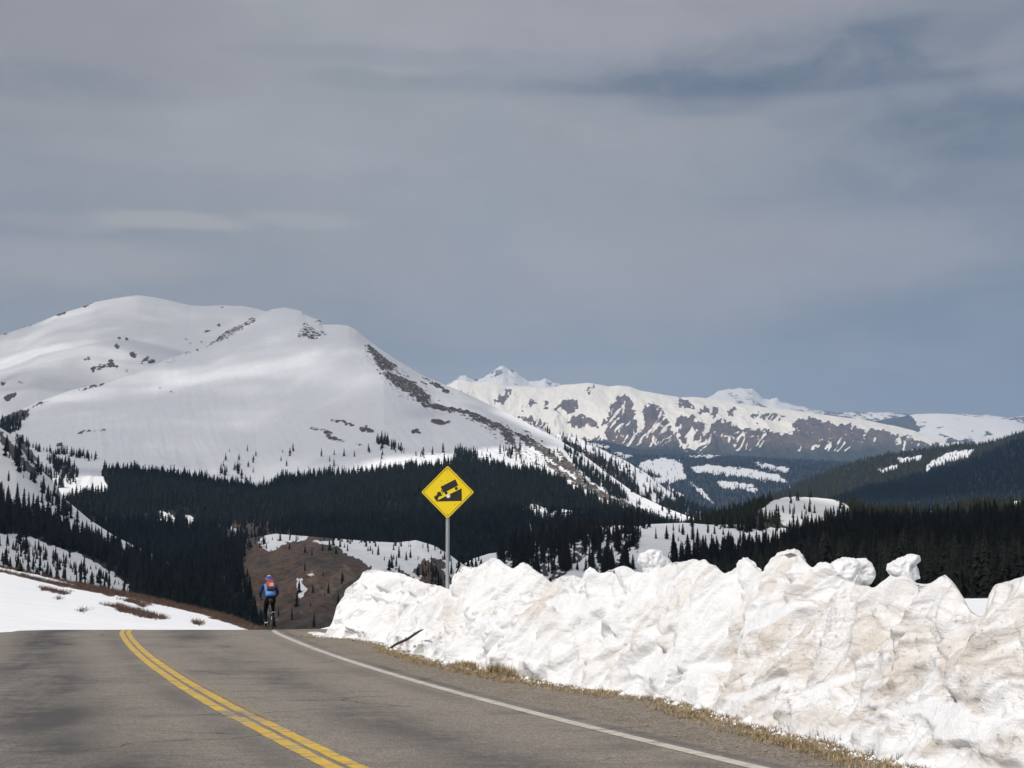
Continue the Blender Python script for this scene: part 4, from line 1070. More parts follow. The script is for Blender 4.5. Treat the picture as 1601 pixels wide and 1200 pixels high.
m_bank, t, b, o_ = new_mat('dirty_ploughed_snow')
g = t.n('ShaderNodeNewGeometry').outputs['Position']
ad = t.n('ShaderNodeAttribute', attribute_name='dirt').outputs['Fac']
wp = t.n('ShaderNodeTexNoise', {'Vector': g, 'Scale': 1.2, 'Detail': 4.0}).outputs[1]
gw = t.vmath('ADD', g, t.vmath('MULTIPLY', wp, (0.5, 0.5, 0.5)))
n1_ = t.noise(gw, 1.5, 6, 0.65, 0.6)
mp = t.n('ShaderNodeMapping', {'Vector': gw, 'Rotation': (0.0, math.radians(38), 0.0), 'Scale': (0.8, 0.8, 6.0)})
n2_ = t.noise(mp.outputs[0], 2.2, 6, 0.7, 0.5)
n3_ = t.noise(g, 22, 5, 0.7)
n4_ = t.noise(g, 6.0, 5, 0.65, 0.4)
c = t.mix(t.smooth(n4_, 0.35, 0.7), (0.835, 0.84, 0.855), (0.775, 0.775, 0.78))
c = t.mix(t.math('MULTIPLY', t.smooth(n1_, 0.42, 0.66), t.smooth(ad, 0.03, 0.7, 0.0, 0.95)), c, (0.665, 0.61, 0.555))
c = t.mix(t.math('MULTIPLY', t.smooth(n2_, 0.48, 0.68), t.smooth(ad, 0.1, 0.8, 0.0, 0.9)), c, (0.50, 0.455, 0.425))
c = t.mix(t.math('MULTIPLY', t.smooth(t.math('ADD', n3_, t.math('MULTIPLY', n4_, 0.4)), 0.76, 0.90), t.smooth(ad, 0.7, 1.1, 0.0, 0.6)), c, (0.22, 0.18, 0.15))
t.set(b, 'Base Color', c); t.set(b, 'Roughness', 0.62)
b.inputs['Specular IOR Level'].default_value = 0.35
b.inputs['Subsurface Weight'].default_value = 0.0
hh = t.math('ADD', t.math('MULTIPLY', n4_, 1.0), t.math('ADD', t.math('MULTIPLY', n3_, 0.5), t.math('MULTIPLY', n2_, 0.6)))
t.set(b, 'Normal', t.n('ShaderNodeBump', {'Height': hh, 'Distance': 0.07, 'Strength': 0.6}).outputs[0])
bank = mesh_obj('snow_bank', np.stack([Xb2, Yb2, Zb2], -1), fq, m_bank, smooth=True)
PX2, PY2 = proj(np.stack([Xb2, np.maximum(Yb2, 1.0), Zb2], -1))
dirt_spots = [(1290, 960, 90, 50, 0.75), (1330, 1020, 150, 60, 0.85), (1240, 1104, 130, 30, 1.1), (1430, 1120, 50, 40, 0.9), (1380, 1040, 70, 50, 0.5), (1470, 1040, 120, 60, 0.75), (1560, 1060, 70, 120, 0.55), (1440, 1130, 60, 40, 1.1), (830, 935, 50, 35, 0.85), (800, 945, 60, 14, 0.8), (700, 965, 50, 40, 0.45), (620, 945, 60, 40, 0.35), (720, 900, 40, 30, 0.4),
              (1060, 960, 60, 40, 0.5), (1080, 900, 40, 24, 0.4), (1000, 1010, 60, 40, 0.5), (930, 1030, 60, 40, 0.3), (1150, 1060, 50, 60, 0.5), (1230, 890, 40, 40, 0.35), (1330, 895, 50, 24, 0.35), (1540, 1150, 80, 30, 0.9), (1210, 1010, 60, 40, 0.45), (880, 980, 60, 30, 0.25), (1580, 940, 60, 60, 0.35)]
dirt = 0.10 + 0.22 * fbm(SV * 0.8, Hm * 0.8, 8.0, 3) + 0.12 * np.clip((PX2 - 1150) / 300, 0, 1)
for (x, y, sx, sy, a) in dirt_spots:
    dirt += a * np.exp(-(((PX2 - x) / sx) ** 2 + ((PY2 - y) / sy) ** 2)) * (0.8 + 0.6 * fbm(A * 1.3, B_ * 1.3, 4.1, 3))
dirt += 0.34 * np.clip((PX2 - 1130) / 160, 0, 1) * np.clip((0.75 - face) / 0.25, 0, 1) * np.clip((face - 0.10) / 0.1, 0, 1)
dirt = dirt * (1 - 0.97 * drift)
fattr(bank, 'dirt', np.clip(dirt, 0, 1.2))
tag(bank, 'long shoulder-high bank of dirty ploughed snow along the right road edge', 'snow bank')

# broken blocks of old snow standing on the bank
def snow_block(outline, D, depth, label, seed, dirt_v=0.12):
    pts = np.array([unproj(x, y, D) for x, y in outline])
    c0 = pts.mean(0)
    rel = pts - c0
    ang = np.arctan2(rel[:, 2], rel[:, 0])
    rad = np.hypot(rel[:, 0], rel[:, 2])
    o_ = np.argsort(ang)
    ang, rad = ang[o_], rad[o_]
    nA_, nP = 72, 36
    th = np.linspace(-math.pi, math.pi, nA_, endpoint=False)
    r = np.interp(th, np.concatenate([ang - 2 * math.pi, ang, ang + 2 * math.pi]), np.tile(rad, 3))
    verts, faces = [], []
    for j in range(nP + 1):
        ph = math.pi * j / nP
        sp_, cp = math.sin(ph), math.cos(ph)
        rr = sp_
        dd = np.sign(cp) * (max(0.0, 1 - rr ** 5)) ** 0.5 * depth
        for i in range(nA_):
            x, z = r[i] * rr * math.cos(th[i]), r[i] * rr * math.sin(th[i])
            verts.append((x, dd + 0.15 * x, z))
    V_ = np.array(verts)
    nn = fbm(V_[:, 0] * 4 + seed, V_[:, 1] * 4, V_[:, 2] * 4, 4) * 0.14 + 0.12 * (fbm(V_[:, 0] * 6 + seed, V_[:, 1] * 6, V_[:, 2] * 6, 4, ridged=True) - .3)
    rb_ = np.random.default_rng(seed + 100)
    sz_ = rad.mean()
    for q_ in range(14):
        nv_ = rb_.normal(size=3) * np.array([0.8, 1.0, 0.8]); nv_ /= np.linalg.norm(nv_)
        ext_ = (V_ @ nv_).max()
        cut = ext_ * rb_.uniform(0.72, 0.93)
        over_ = np.maximum(V_ @ nv_ - cut, 0)
        V_ = V_ - nv_ * over_[:, None] * 0.9
    L = np.linalg.norm(V_, axis=1, keepdims=True) + 1e-6
    size = rad.mean()
    V_ = V_ + V_ / L * (nn[:, None] * np.array([0.45, 1.0, 0.45]) * min(1, size * 3))
    idx = np.arange((nP + 1) * nA_).reshape(nP + 1, nA_)
    nxt = np.roll(idx, -1, axis=1)
    fq = np.stack([idx[:-1], nxt[:-1], nxt[1:], idx[1:]], -1).reshape(-1, 4)
    o = mesh_obj('snow_block', V_, fq, m_bank, smooth=True)
    o.location = c0
    fattr(o, 'dirt', np.full(len(V_), dirt_v))
    tag(o, label, 'snow block', 'broken snow blocks on the bank')
    return o


def crestD(px):
    k_ = np.argmin(np.abs(px_c - px) + (cyw < 8) * 1e4)
    return cyw[k_]


snow_block([(994, 871), (1005, 864), (1018, 858), (1024, 858), (1036, 868), (1052, 882), (1050, 898), (1018, 904), (1004, 893), (1000, 880)], crestD(1020), 0.16, 'clean angular snow slab tilted up on the bank crest, left of centre right', 1, 0.04)
snow_block([(1300, 878), (1316, 875), (1340, 877), (1352, 873), (1358, 878), (1366, 893), (1362, 905), (1354, 914), (1330, 922), (1300, 922), (1290, 895)], crestD(1330), 0.25, 'squarish overhanging snow block with a knob on its upper right corner', 2, 0.32)
snow_block([(1380, 887), (1392, 880), (1404, 877), (1418, 871), (1428, 868), (1435, 870), (1436, 877), (1430, 882), (1430, 914), (1416, 920), (1400, 914), (1396, 900), (1388, 893)], crestD(1410), 0.2, 'mushroom shaped snow block with pointed beak on narrow neck', 3, 0.1)
snow_block([(720, 882), (712, 895), (707, 912), (706, 936), (712, 956), (722, 972), (734, 962), (740, 940), (734, 915), (726, 895)], crestD(722) - 0.25, 0.14, 'thin upright snow slab just right of the sign post foot', 4, 0.05)
snow_block([(1204, 874), (1216, 866), (1240, 861), (1258, 874), (1262, 882), (1256, 905), (1238, 925), (1210, 930), (1196, 915), (1196, 892)], crestD(1228) - 0.25, 0.3, 'rounded snow boulder rising from the crest, hollow on its right', 5, 0.3)
snow_block([(1160, 870), (1170, 873), (1182, 886), (1194, 902), (1180, 912), (1160, 910), (1152, 895), (1156, 880)], crestD(1172) - 0.1, 0.12, 'pointed clean snow fin leaning left of the rounded boulder', 6, 0.02)

# ------------------------------------------------------------------ stick lying against the bank
m_wood = simple('weathered_wood', (0.07, 0.055, 0.045), 0.85, 0, 0.25, 14, 0.01)


def tube(pts, rads, seg=8, cap=True):
    pts = [Vector(p) for p in pts]
    verts, faces = [], []
    for i, p in enumerate(pts):
        d = (pts[min(i + 1, len(pts) - 1)] - pts[max(i - 1, 0)]).normalized()
        a = d.cross(Vector((0, 0, 1)))
        if a.length < 1e-3: a = d.cross(Vector((0, 1, 0)))
        a.normalize()
        b_ = d.cross(a)
        for k_ in range(seg):
            t_ = 2 * math.pi * k_ / seg
            verts.append(p + (a * math.cos(t_) + b_ * math.sin(t_)) * rads[i])
    for i in range(len(pts) - 1):
        for k_ in range(seg):
            k2 = (k_ + 1) % seg
            faces.append((i * seg + k_, i * seg + k2, (i + 1) * seg + k2, (i + 1) * seg + k_))
    if cap:
        faces.append(tuple(range(seg))[::-1])
        faces.append(tuple((len(pts) - 1) * seg + k_ for k_ in range(seg)))
    return verts, faces


class MB:
    def __init__(self): self.v, self.f = [], []
    def add(self, vf):
        v_, f_ = vf
        o_ = len(self.v)
        self.v += [tuple(p) for p in v_]
        self.f += [tuple(i + o_ for i in q) for q in f_]
        return self
    def build(self, name, mat, parent=None, smooth=False):
        return mesh_obj(name, self.v, self.f, mat, parent, smooth)


def box(cx_, cy__, cz_, sx, sy, sz):
    v_ = [(cx_ + a * sx / 2, cy__ + b_ * sy / 2, cz_ + c_ * sz / 2) for a in (-1, 1) for b_ in (-1, 1) for c_ in (-1, 1)]
    return v_, [(0, 1, 3, 2), (4, 6, 7, 5), (0, 4, 5, 1), (2, 3, 7, 6), (0, 2, 6, 4), (1, 5, 7, 3)]


def torus(c, R_, r_, axis, n=40, m=8):
    axis = Vector(axis).normalized()
    a = axis.orthogonal().normalized(); b_ = axis.cross(a)
    v_, f_ = [], []
    for i in range(n):
        t_ = 2 * math.pi * i / n
        rd = a * math.cos(t_) + b_ * math.sin(t_)
        for j in range(m):
            p_ = 2 * math.pi * j / m
            v_.append(Vector(c) + rd * (R_ + r_ * math.cos(p_)) + axis * r_ * math.sin(p_))
    for i in range(n):
        for j in range(m):
            i2, j2 = (i + 1) % n, (j + 1) % m
            f_.append((i * m + j, i2 * m + j, i2 * m + j2, i * m + j2))
    return v_, f_


def bank_point(px, py, off=0.0):
    d = (PX2 - px) ** 2 + (PY2 - py) ** 2 + (Yb2 < 5) * 1e6
    d[:, int(NV * VF):] += 1e6
    k_ = np.unravel_index(np.argmin(d), d.shape)
    p = np.array([Xb2[k_], Yb2[k_], Zb2[k_]])
    return p * (1 - off / np.linalg.norm(p))


raw_ = np.array([bank_point(630 + 49 * q, 1019 - 27 * q, 0.10) for q in np.linspace(0, 1, 9)])
a, b_ = raw_[0].copy(), raw_[-1].copy()
lift_ = max(0.0, max(((raw_[i] - (a + (b_ - a) * i / 8)) @ np.array([-0.5, -0.8, 0.33])) for i in range(9)))
pts = [a + (b_ - a) * q + np.array([-0.5, -0.8, 0.33]) * (lift_ * 0.75) + np.array([0, 0, 0.012 * math.sin(q * 9)]) for q in np.linspace(0, 1, 9)]
st = MB().add(tube(pts, [0.022, 0.028, 0.03, 0.028, 0.032, 0.028, 0.026, 0.022, 0.012]))
m_ = pts[4]; st.add(tube([m_, m_ + np.array([-0.02, -0.03, 0.06])], [0.016, 0.006]))
m_ = pts[6]; st.add(tube([m_, m_ + np.array([-0.01, -0.03, 0.05])], [0.014, 0.006]))
o = st.build('stick', m_wood, smooth=True)
tag(o, 'dark broken stick leaning on the lower face of the snow bank', 'stick')

# ------------------------------------------------------------------ dry grass, weeds, gravel along the foot of the bank
def blades(base, h, wdt, lean, mat, name, tilt=0.5, az=None):
    n = len(base)
    az = rng.random(n) * 2 * math.pi if az is None else az
    ln = rng.normal(0, tilt, n)
    d = np.stack([np.cos(az) * np.sin(ln), np.sin(az) * np.sin(ln), np.cos(ln)], 1)
    side = np.stack([-np.sin(az + rng.normal(0, 1, n)), np.cos(az), np.zeros(n)], 1)
    side[:, 0] += 0.4
    side /= np.linalg.norm(side, axis=1, keepdims=True)
    w_ = wdt[:, None]
    p0, p1 = base - side * w_, base + side * w_
    mid_ = base + d * (h * 0.55)[:, None]
    tip = base + d * h[:, None] + np.stack([np.cos(az), np.sin(az), -0.3 * np.ones(n)], 1) * (h * lean)[:, None]
    V_ = np.stack([p0, p1, mid_ + side * w_ * 0.7, mid_ - side * w_ * 0.7, tip], 1).reshape(-1, 3)
    k_ = np.arange(n)[:, None] * 5
    T = np.concatenate([k_ + np.array([[0, 1, 2]]), k_ + np.array([[0, 2, 3]]), k_ + np.array([[3, 2, 4]])], 0)
    return mesh_obj(name, V_, T, mat)


def grass_mat(name, c1, c2):
    m, t, b, o = new_mat(name)
    g = t.n('ShaderNodeNewGeometry')
    n_ = t.noise(g.outputs['Position'], 5, 4, 0.6)
    r_ = t.noise(g.outputs['Position'], 70, 2, 0.5)
    t.set(b, 'Base Color', t.mix(t.smooth(t.math('ADD', t.math('MULTIPLY', n_, 0.6), t.math('MULTIPLY', r_, 0.4)), 0.35, 0.65), c1, c2))
    t.set(b, 'Roughness', 0.85)
    return m


m_grass = grass_mat('dry_straw', (0.20, 0.145, 0.080), (0.56, 0.44, 0.26))
NB = 150000
sb = rng.uniform(2.0, 40.0, NB)
gx_, gy_ = np.interp(sb, sv, bxs), np.interp(sb, sv, bys)
off = -0.16 + 0.72 * rng.random(NB) ** 1.3
dens = 0.12 + 1.0 * fbm(sb * 0.7, off * 2, 3.0, 3) + 1.1 * fbm(sb * 3.5, off * 6, 8.0, 3) - 1.1 * np.clip(off - 0.25, 0, 1) + 0.25 * (sb > 10)
keep = rng.random(NB) < np.clip(dens + 0.25, 0.04, 1)
far_thin = np.where(sb < 8, rng.random(NB) < 0.35, True)
keep &= far_thin
gx_, gy_, off, sb = gx_[keep], gy_[keep], off[keep], sb[keep]
bx_ = gx_ - nx_ * off; by_ = gy_ - ny_ * off
base = np.stack([bx_, by_, ground_z(by_) - 0.01], 1)
hh_ = rng.uniform(0.02, 0.08, len(base)) * (1.0 + 0.6 * np.clip(fbm(sb * 1.1, 0, 0, 2) * 2, 0, 1))
tuft_s = [(np.argmin(np.abs(bys - 22.4)), 0.2), (np.argmin(np.abs(bys - 21.0)), 0.28), (np.argmin(np.abs(bys - 20.4)), 0.22)]
extra = []
for k_, hgt in tuft_s:
    m = 700
    ax = rng.normal(0, 0.28, m); ay = rng.normal(0.02, 0.07, m)
    extra.append(np.stack([bxs[k_] + ax * 0.36 - nx_ * ay, bys[k_] - ax * 0.93 - ny_ * ay, ground_z(bys[k_] - ax) - 0.01], 1))
    hh_ = np.concatenate([hh_, rng.uniform(0.1, hgt, m)])
base = np.concatenate([base] + extra)
o = blades(base, hh_, rng.uniform(0.003, 0.006, len(base)), 0.35, m_grass, 'dry_grass', 0.55)
tag(o, 'straw coloured dead grass along the foot of the snow bank', 'grass', kind='stuff')

m_twig = grass_mat('brown_twigs', (0.055, 0.032, 0.024), (0.17, 0.105, 0.075))
ks = []
for yy, m in [(20.3, 26), (17.9, 16), (14.2, 22), (12.9, 26), (12.4, 20), (12.1, 26), (11.6, 22), (16.0, 12), (24.5, 12), (11.2, 24), (10.8, 20)]:
    k_ = np.argmin(np.abs(bys - yy))
    a_ = rng.normal(0, 0.12, m)
    ks.append(np.stack([bxs[k_] + a_ * 0.5 + 0.05, bys[k_] - a_, ground_z(bys[k_] - a_) - 0.0 + 0 * a_], 1))
ks = np.concatenate(ks)
o = blades(ks, rng.uniform(0.05, 0.15, len(ks)), rng.uniform(0.002, 0.004, len(ks)), 0.15, m_twig, 'dead_weeds', 0.35)
tag(o, 'thin dead weed stalks sticking out of the snow edge', 'weeds', kind='stuff')

# shrubs along the rim of the left snow field
nb_ = 14
bb = np.repeat(shrub_base, nb_, 0) + rng.normal(0, 0.10, (len(shrub_base) * nb_, 3)) * np.array([1, 1, 0.0])
o = blades(bb, rng.uniform(0.07, 0.28, len(bb)), rng.uniform(0.004, 0.009, len(bb)), 0.2, m_twig, 'low_shrubs', 0.7)
tag(o, 'reddish brown leafless scrub along the rim of the left snow field', 'scrub', kind='stuff')

# pebbles of the shoulder
n = 5200
yb = rng.uniform(9.5, 40, n) ** 1.0
xw = lx(cw_line, yb)
xbk = np.interp(yb, bys[::-1], bxs[::-1])
tpos = rng.random(n) ** 0.8
xp = (xw + 0.38) + (xbk - xw - 0.38) * tpos
sz = rng.uniform(0.004, 0.011, n) * (1 + (rng.random(n) > 0.97) * 1.2)
oct_ = np.array([(1, 0, 0), (-1, 0, 0), (0, 1, 0), (0, -1, 0), (0, 0, 0.7), (0, 0, -0.7)], float)
V_ = oct_[None] * sz[:, None, None] * rng.uniform(0.7, 1.3, (n, 6, 3)) + np.stack([xp, yb, ground_z(yb) + 0.002 + 0 * yb], 1)[:, None, :]
tri = np.array([(0, 2, 4), (2, 1, 4), (1, 3, 4), (3, 0, 4), (2, 0, 5), (1, 2, 5), (3, 1, 5), (0, 3, 5)])
T = (np.arange(n)[:, None, None] * 6 + tri[None]).reshape(-1, 3)
o = mesh_obj('gravel', V_.reshape(-1, 3), T, simple('pebble_stone', (0.33, 0.285, 0.23), 0.9, 0, 0.25, 40))
tag(o, 'loose pebbles on the brown shoulder', 'gravel', kind='stuff')

# crumbs of snow at the foot of the bank
n = 5200
sb = rng.uniform(2.0, 40.0, n)
off = -0.14 + 0.34 * rng.random(n) ** 2.2
xp = np.interp(sb, sv, bxs) - nx_ * off; yp = np.interp(sb, sv, bys) - ny_ * off
sz = rng.uniform(0.008, 0.035, n) * (1 + 1.6 * (rng.random(n) > 0.96))
V_ = oct_[None] * sz[:, None, None] * rng.uniform(0.6, 1.3, (n, 6, 3)) + np.stack([xp, yp, ground_z(yp) + sz * 0.4], 1)[:, None, :]
T = (np.arange(n)[:, None, None] * 6 + tri[None]).reshape(-1, 3)
o = mesh_obj('snow_crumbs', V_.reshape(-1, 3), T, m_field)
fattr(o, 'snow', np.ones(len(V_) * 6)); cattr(o, 'ground', np.ones((len(V_) * 6, 3)) * 0.5)
tag(o, 'small crumbs of snow fallen along the foot of the bank', 'snow crumbs', kind='stuff')

# ------------------------------------------------------------------ conifers
def conifer_mesh(seed, tiers, per, height=1.0, width=0.17, skew=0.0, with_trunk=False):
    r = random.Random(seed)
    v_, f_ = [], []
    top_ = height
    for k_ in range(tiers):
        q = k_ / (tiers - 1)
        z = height * (0.07 + 0.90 * q)
        rad = width * (1 - q) ** 0.85 * r.uniform(0.78, 1.15) + 0.012
        if q < 0.10: rad *= 0.8
        drop = rad * r.uniform(0.35, 0.6)
        rise = height / tiers * 1.1
        for j in range(per):
            a = 2 * math.pi * (j + r.uniform(-0.35, 0.35)) / per + k_ * 0.9
            rr = rad * r.uniform(0.6, 1.2)
            da = math.pi / per * 1.25
            b0 = len(v_)
            v_.append((0, 0, min(z + rise, top_)))
            v_.append((math.cos(a - da) * rr * 0.62, math.sin(a - da) * rr * 0.62, z - drop * 0.45))
            v_.append((math.cos(a) * rr, math.sin(a) * rr, z - drop))
            v_.append((math.cos(a + da) * rr * 0.62, math.sin(a + da) * rr * 0.62, z - drop * 0.45))
            f_.append((b0, b0 + 1, b0 + 2)); f_.append((b0, b0 + 2, b0 + 3))
    b0 = len(v_)
    v_ += [(0.012, 0, height * 0.9), (-0.006, 0.01, height * 0.9), (-0.006, -0.01, height * 0.9), (0, 0, height * 1.04)]
    f_ += [(b0, b0 + 1, b0 + 3), (b0 + 1, b0 + 2, b0 + 3), (b0 + 2, b0, b0 + 3)]
    return v_, f_


def needle_mat(name, c1, c2):
    m, t, b, o = new_mat(name)
    oi = t.n('ShaderNodeObjectInfo').outputs['Random']
    g = t.n('ShaderNodeNewGeometry')
    n_ = t.noise(g.outputs['Position'], 0.8, 4, 0.7)
    fac = t.math('ADD', t.math('MULTIPLY', oi, 0.55), t.math('MULTIPLY', n_, 0.45))
    t.set(b, 'Base Color', t.mix(t.smooth(fac, 0.15, 0.85), c1, c2))
    t.set(b, 'Roughness', 0.9)
    b.inputs['Specular IOR Level'].default_value = 0.1
    return m


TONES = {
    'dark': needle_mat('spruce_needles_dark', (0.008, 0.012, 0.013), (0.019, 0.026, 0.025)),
    'black': needle_mat('spruce_needles_shaded', (0.007, 0.008, 0.0075), (0.017, 0.019, 0.015)),  # darker copy, shade of the woods put into the colour
    'olive': needle_mat('spruce_needles_olive', (0.018, 0.021, 0.011), (0.040, 0.042, 0.022)),  # lighter copy, sun on the trees put into the colour
    'far': needle_mat('spruce_needles_haze_blue', (0.007, 0.015, 0.026), (0.014, 0.026, 0.040)),  # blue of the distant haze put into the needle colour
}
m_bark = simple('bark', (0.06, 0.048, 0.040), 0.9, 0, 0.3, 3)


def raw_mesh(name, vf, mat):
    me = bpy.data.meshes.new(name)
    me.from_pydata(vf[0], [], vf[1])
    me.materials.append(mat)
    return me


near_shapes = [(11, 15, 7, 0.19), (12, 17, 7, 0.155), (13, 14, 8, 0.23), (14, 18, 6, 0.135), (15, 16, 7, 0.175), (16, 13, 7, 0.27)]
crowns = {tn: [raw_mesh('crown', conifer_mesh(a, tr, pr, 1.0, wd), TONES[tn]) for a, tr, pr, wd in near_shapes] for tn in ('dark', 'black', 'olive')}
tv, tf = tube([(0, 0, -0.06), (0, 0, 0.3), (0, 0, 0.9)], [0.016, 0.012, 0.003], 6)
trunk_me = raw_mesh('trunk', ([tuple(p) for p in tv], tf), m_bark)


def spruce(P, h, tone, kshape, rz, label, group, wide=1.0):
    root = empty('spruce_tree', P, rz)
    root.scale = (h * wide, h * wide, h)
    c_ = bpy.data.objects.new('crown', crowns[tone][kshape]); link(c_, root)
    tk = bpy.data.objects.new('trunk', trunk_me); link(tk, root)
    tag(root, label, 'tree', group)
    return root


# choose the trees that show largest; they become things, the rest one mass per wood
allP, allH, allT, allR = [], [], [], []
for pts_, h, tone, reg in forest_pts:
    if len(pts_) == 0: continue
    hs = np.clip(rng.normal(h, h * 0.32, len(pts_)), h * 0.28, h * 1.75)
    if reg in ('brown hill', 'left slope', 'middle knolls'):
        hs *= np.where(rng.random(len(pts_)) < 0.35, 0.55, 1.0)
    allP.append(pts_); allH.append(hs); allT += [tone] * len(pts_); allR += [reg] * len(pts_)
allP = np.concatenate(allP); allH = np.concatenate(allH); allT = np.array(allT); allR = np.array(allR)
bxp, byp = proj(allP)
tx_, ty_ = proj(allP + np.stack([0 * allH, 0 * allH, allH], 1))
hpx = byp - ty_
front_y = np.where(allR == 'right forest', 1200, 1200)
cover = np.interp(tx_, sil[:, 0], sil[:, 1], left=985)
# woods that hide lower ground behind them
seen = (tx_ > 2) & (tx_ < 1599) & (ty_ < cover - 12)
seen &= ~((allR == 'middle knolls') & (tx_ > 1040) & (ty_ > np.interp(tx_, [1040, 1100, 1200, 1300], [905, 860, 846, 800])))
seen &= ~((allR == 'mountain foot') & (ty_ > 800))
score = np.where(seen, hpx, 0)
sel = np.argsort(-score)[:278]
chosen = np.zeros(len(allP), bool); chosen[sel] = True
LAB = {
    'right forest': ('tall dark spruce in the dense shaded forest behind the right half of the snow bank', 'spruces of the dark forest at right'),
    'middle knolls': ('dark spruce in the broken woods on the snowy knolls behind the bank', 'spruces on the middle knolls'),
    'right knoll': ('olive green spruce in the woods around the sunlit knoll', 'spruces around the sunlit knoll'),
    'left slope': ('dark spruce on the steep snowy slope at the left edge of the photo', 'spruces on the left slope'),
    'brown hill': ('small dark spruce on the brown hill and snow beyond the cyclist', 'spruces on the brown hill'),
    'mountain foot': ('dark spruce in the forest at the foot of the white mountain', 'spruces at the mountain foot'),
    'east spur': ('dark spruce on the spur right of the white mountain', 'spruces on the east spur'),
    'right ridge': ('spruce on the far forested ridge at right', 'spruces on the far right ridge'),
    'right shade ridge': ('spruce on the added cloud-shaded ridge at right', 'spruces on the cloud-shaded right ridge'),
    'far valley': ('spruce in the blue valley far off', 'spruces in the far valley'),
}
def zone(reg, x, y, h):
    size = 'tall' if h > 10.5 else ('middling' if h > 7.5 else 'short')
    if reg == 'right forest':
        hor = next(n for lim, n in ((1120, 'beside the grey clearing'), (1195, 'behind the pointed snow fin'), (1262, 'behind the rounded snow boulder'), (1370, 'behind the square snow block'),
                                    (1445, 'behind the mushroom shaped snow block'), (1512, 'behind the last crest dip'), (1560, 'above the gap in the bank'), (9999, 'at the right edge of the photo')) if x < lim)
        row = 'on the forest skyline' if y < 812 else ('midway down the dark forest' if y < 845 else 'low in the dark forest')
        return f'{size} dark spruce {row}, {hor}'
    if reg == 'left slope':
        hor = next(n for lim, n in ((40, 'at the very left edge'), (80, 'above the evergreen bush'), (130, 'below the foot of the snow chute'), (190, 'under the narrow white strip'), (260, 'above the middle of the left field'), (310, 'above the tip of the left field'), (350, 'well left of the cyclist'), (9999, 'just left of the cyclist')) if x < lim)
        row = 'top row of left slope wood' if y < 800 + 0.45 * x else 'inside left slope wood'
        return f'{size} dark spruce, {row}, {hor}'
    return None


for k_ in np.where(chosen)[0]:
    lab, grp = LAB[allR[k_]]
    lab = zone(allR[k_], tx_[k_], ty_[k_], allH[k_]) or lab
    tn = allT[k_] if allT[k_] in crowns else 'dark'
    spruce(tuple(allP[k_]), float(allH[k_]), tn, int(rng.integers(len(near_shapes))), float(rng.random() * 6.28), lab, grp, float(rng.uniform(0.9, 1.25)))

# lone trees that can be picked out one by one
lone = [
    (S_knoll, 1042, 842, 22, 2, 'black', 'broad spruce standing out darkest in the row on the grey snow clearing'),
    (S_knoll, 1067, 836, 18, 5, 'dark', 'wide bushy spruce alone near the top of the grey snow clearing'),
    (S_knoll, 1026, 842, 14, 0, 'dark', 'small leaning spruce left of the darkest spruce on the clearing'),
    (S_knoll, 1083, 842, 14, 5, 'dark', 'squat spruce clump on the right of the clearing slope'),
    (S_knoll, 1107, 833, 20, 1, 'black', 'spruce with bare foot on the far rim of the clearing'),
    (S_knoll, 1131, 836, 11, 2, 'dark', 'small spruce at the right end of the clearing'),
    (S_knoll, 1053, 840, 12, 3, 'dark', 'slim spruce just right of the darkest spruce on the clearing'),
    (S_knoll, 1060, 845, 8, 0, 'dark', 'tiny spruce below the wide bushy one on the clearing'),
    (S_knoll, 747, 889, 9, 3, 'dark', 'lone tiny spruce on the smooth white hump left of the dark wood'),
    (S_brown, 453, 858, 11, 0, 'dark', 'small spruce high on the brown hill, left of its snow patch rim'),
    (S_brown, 477, 864, 12, 2, 'dark', 'small broad spruce on the upper brown hill'),
    (S_brown, 525, 866, 13, 2, 'dark', 'broad spruce at the upper right of the brown hill'),
    (S_brown, 505, 900, 9, 1, 'dark', 'slim spruce in the middle of the brown hill'),
    (S_brown, 536, 908, 14, 0, 'dark', 'spruce low on the brown hill beside the snow bank end'),
    (S_brown, 591, 868, 17, 0, 'dark', 'tall spruce left in the trio on the snowy clearing under the sign'),
    (S_brown, 624, 872, 20, 1, 'dark', 'tallest spruce on the snowy clearing left of the sign post'),
    (S_brown, 579, 861, 9, 2, 'dark', 'little cone shaped spruce on the snow left of the trio'),
    (S_brown, 670, 862, 14, 3, 'dark', 'slim spruce near the sign post on the upper edge of the clearing'),
    (S_rk, 1217, 815, 26, 0, 'black', 'tall dark spruce in front of the left side of the sunlit knoll'),
    (S_rk, 1265, 800, 12, 1, 'olive', 'small spruce group leader on the bright top of the knoll'),
    (S_front, 372, 740, 14, 2, 'dark', 'isolated round topped spruce above the forest edge on the white slope'),
    (S_left, 13, 752, 18, 1, 'dark', 'slim spruce on open snow at the far left edge'),
]
for (S, x, y, hp, ks_, tn, lab) in lone:
    P = S.at(x, y)
    spruce(tuple(P), hp * P[1] / F, tn, ks_, float(rng.random() * 6.28), lab, 'lone spruces on the snow', 1.15)
P = S_field.at(31, 893)
o = spruce(tuple(P), 0.75, 'olive', 5, 1.0, 'low round evergreen bush on the rim of the left snow field', 'evergreen bush on the rim', 2.6)
o.name = 'evergreen_bush'; o['category'] = 'bush'

# the rest as masses of instances
far_shapes = [(21, 7, 5, 0.20), (22, 8, 5, 0.16), (23, 6, 5, 0.25)]
mid_shapes = [(31, 12, 6, 0.19), (32, 13, 6, 0.15), (33, 11, 6, 0.23)]


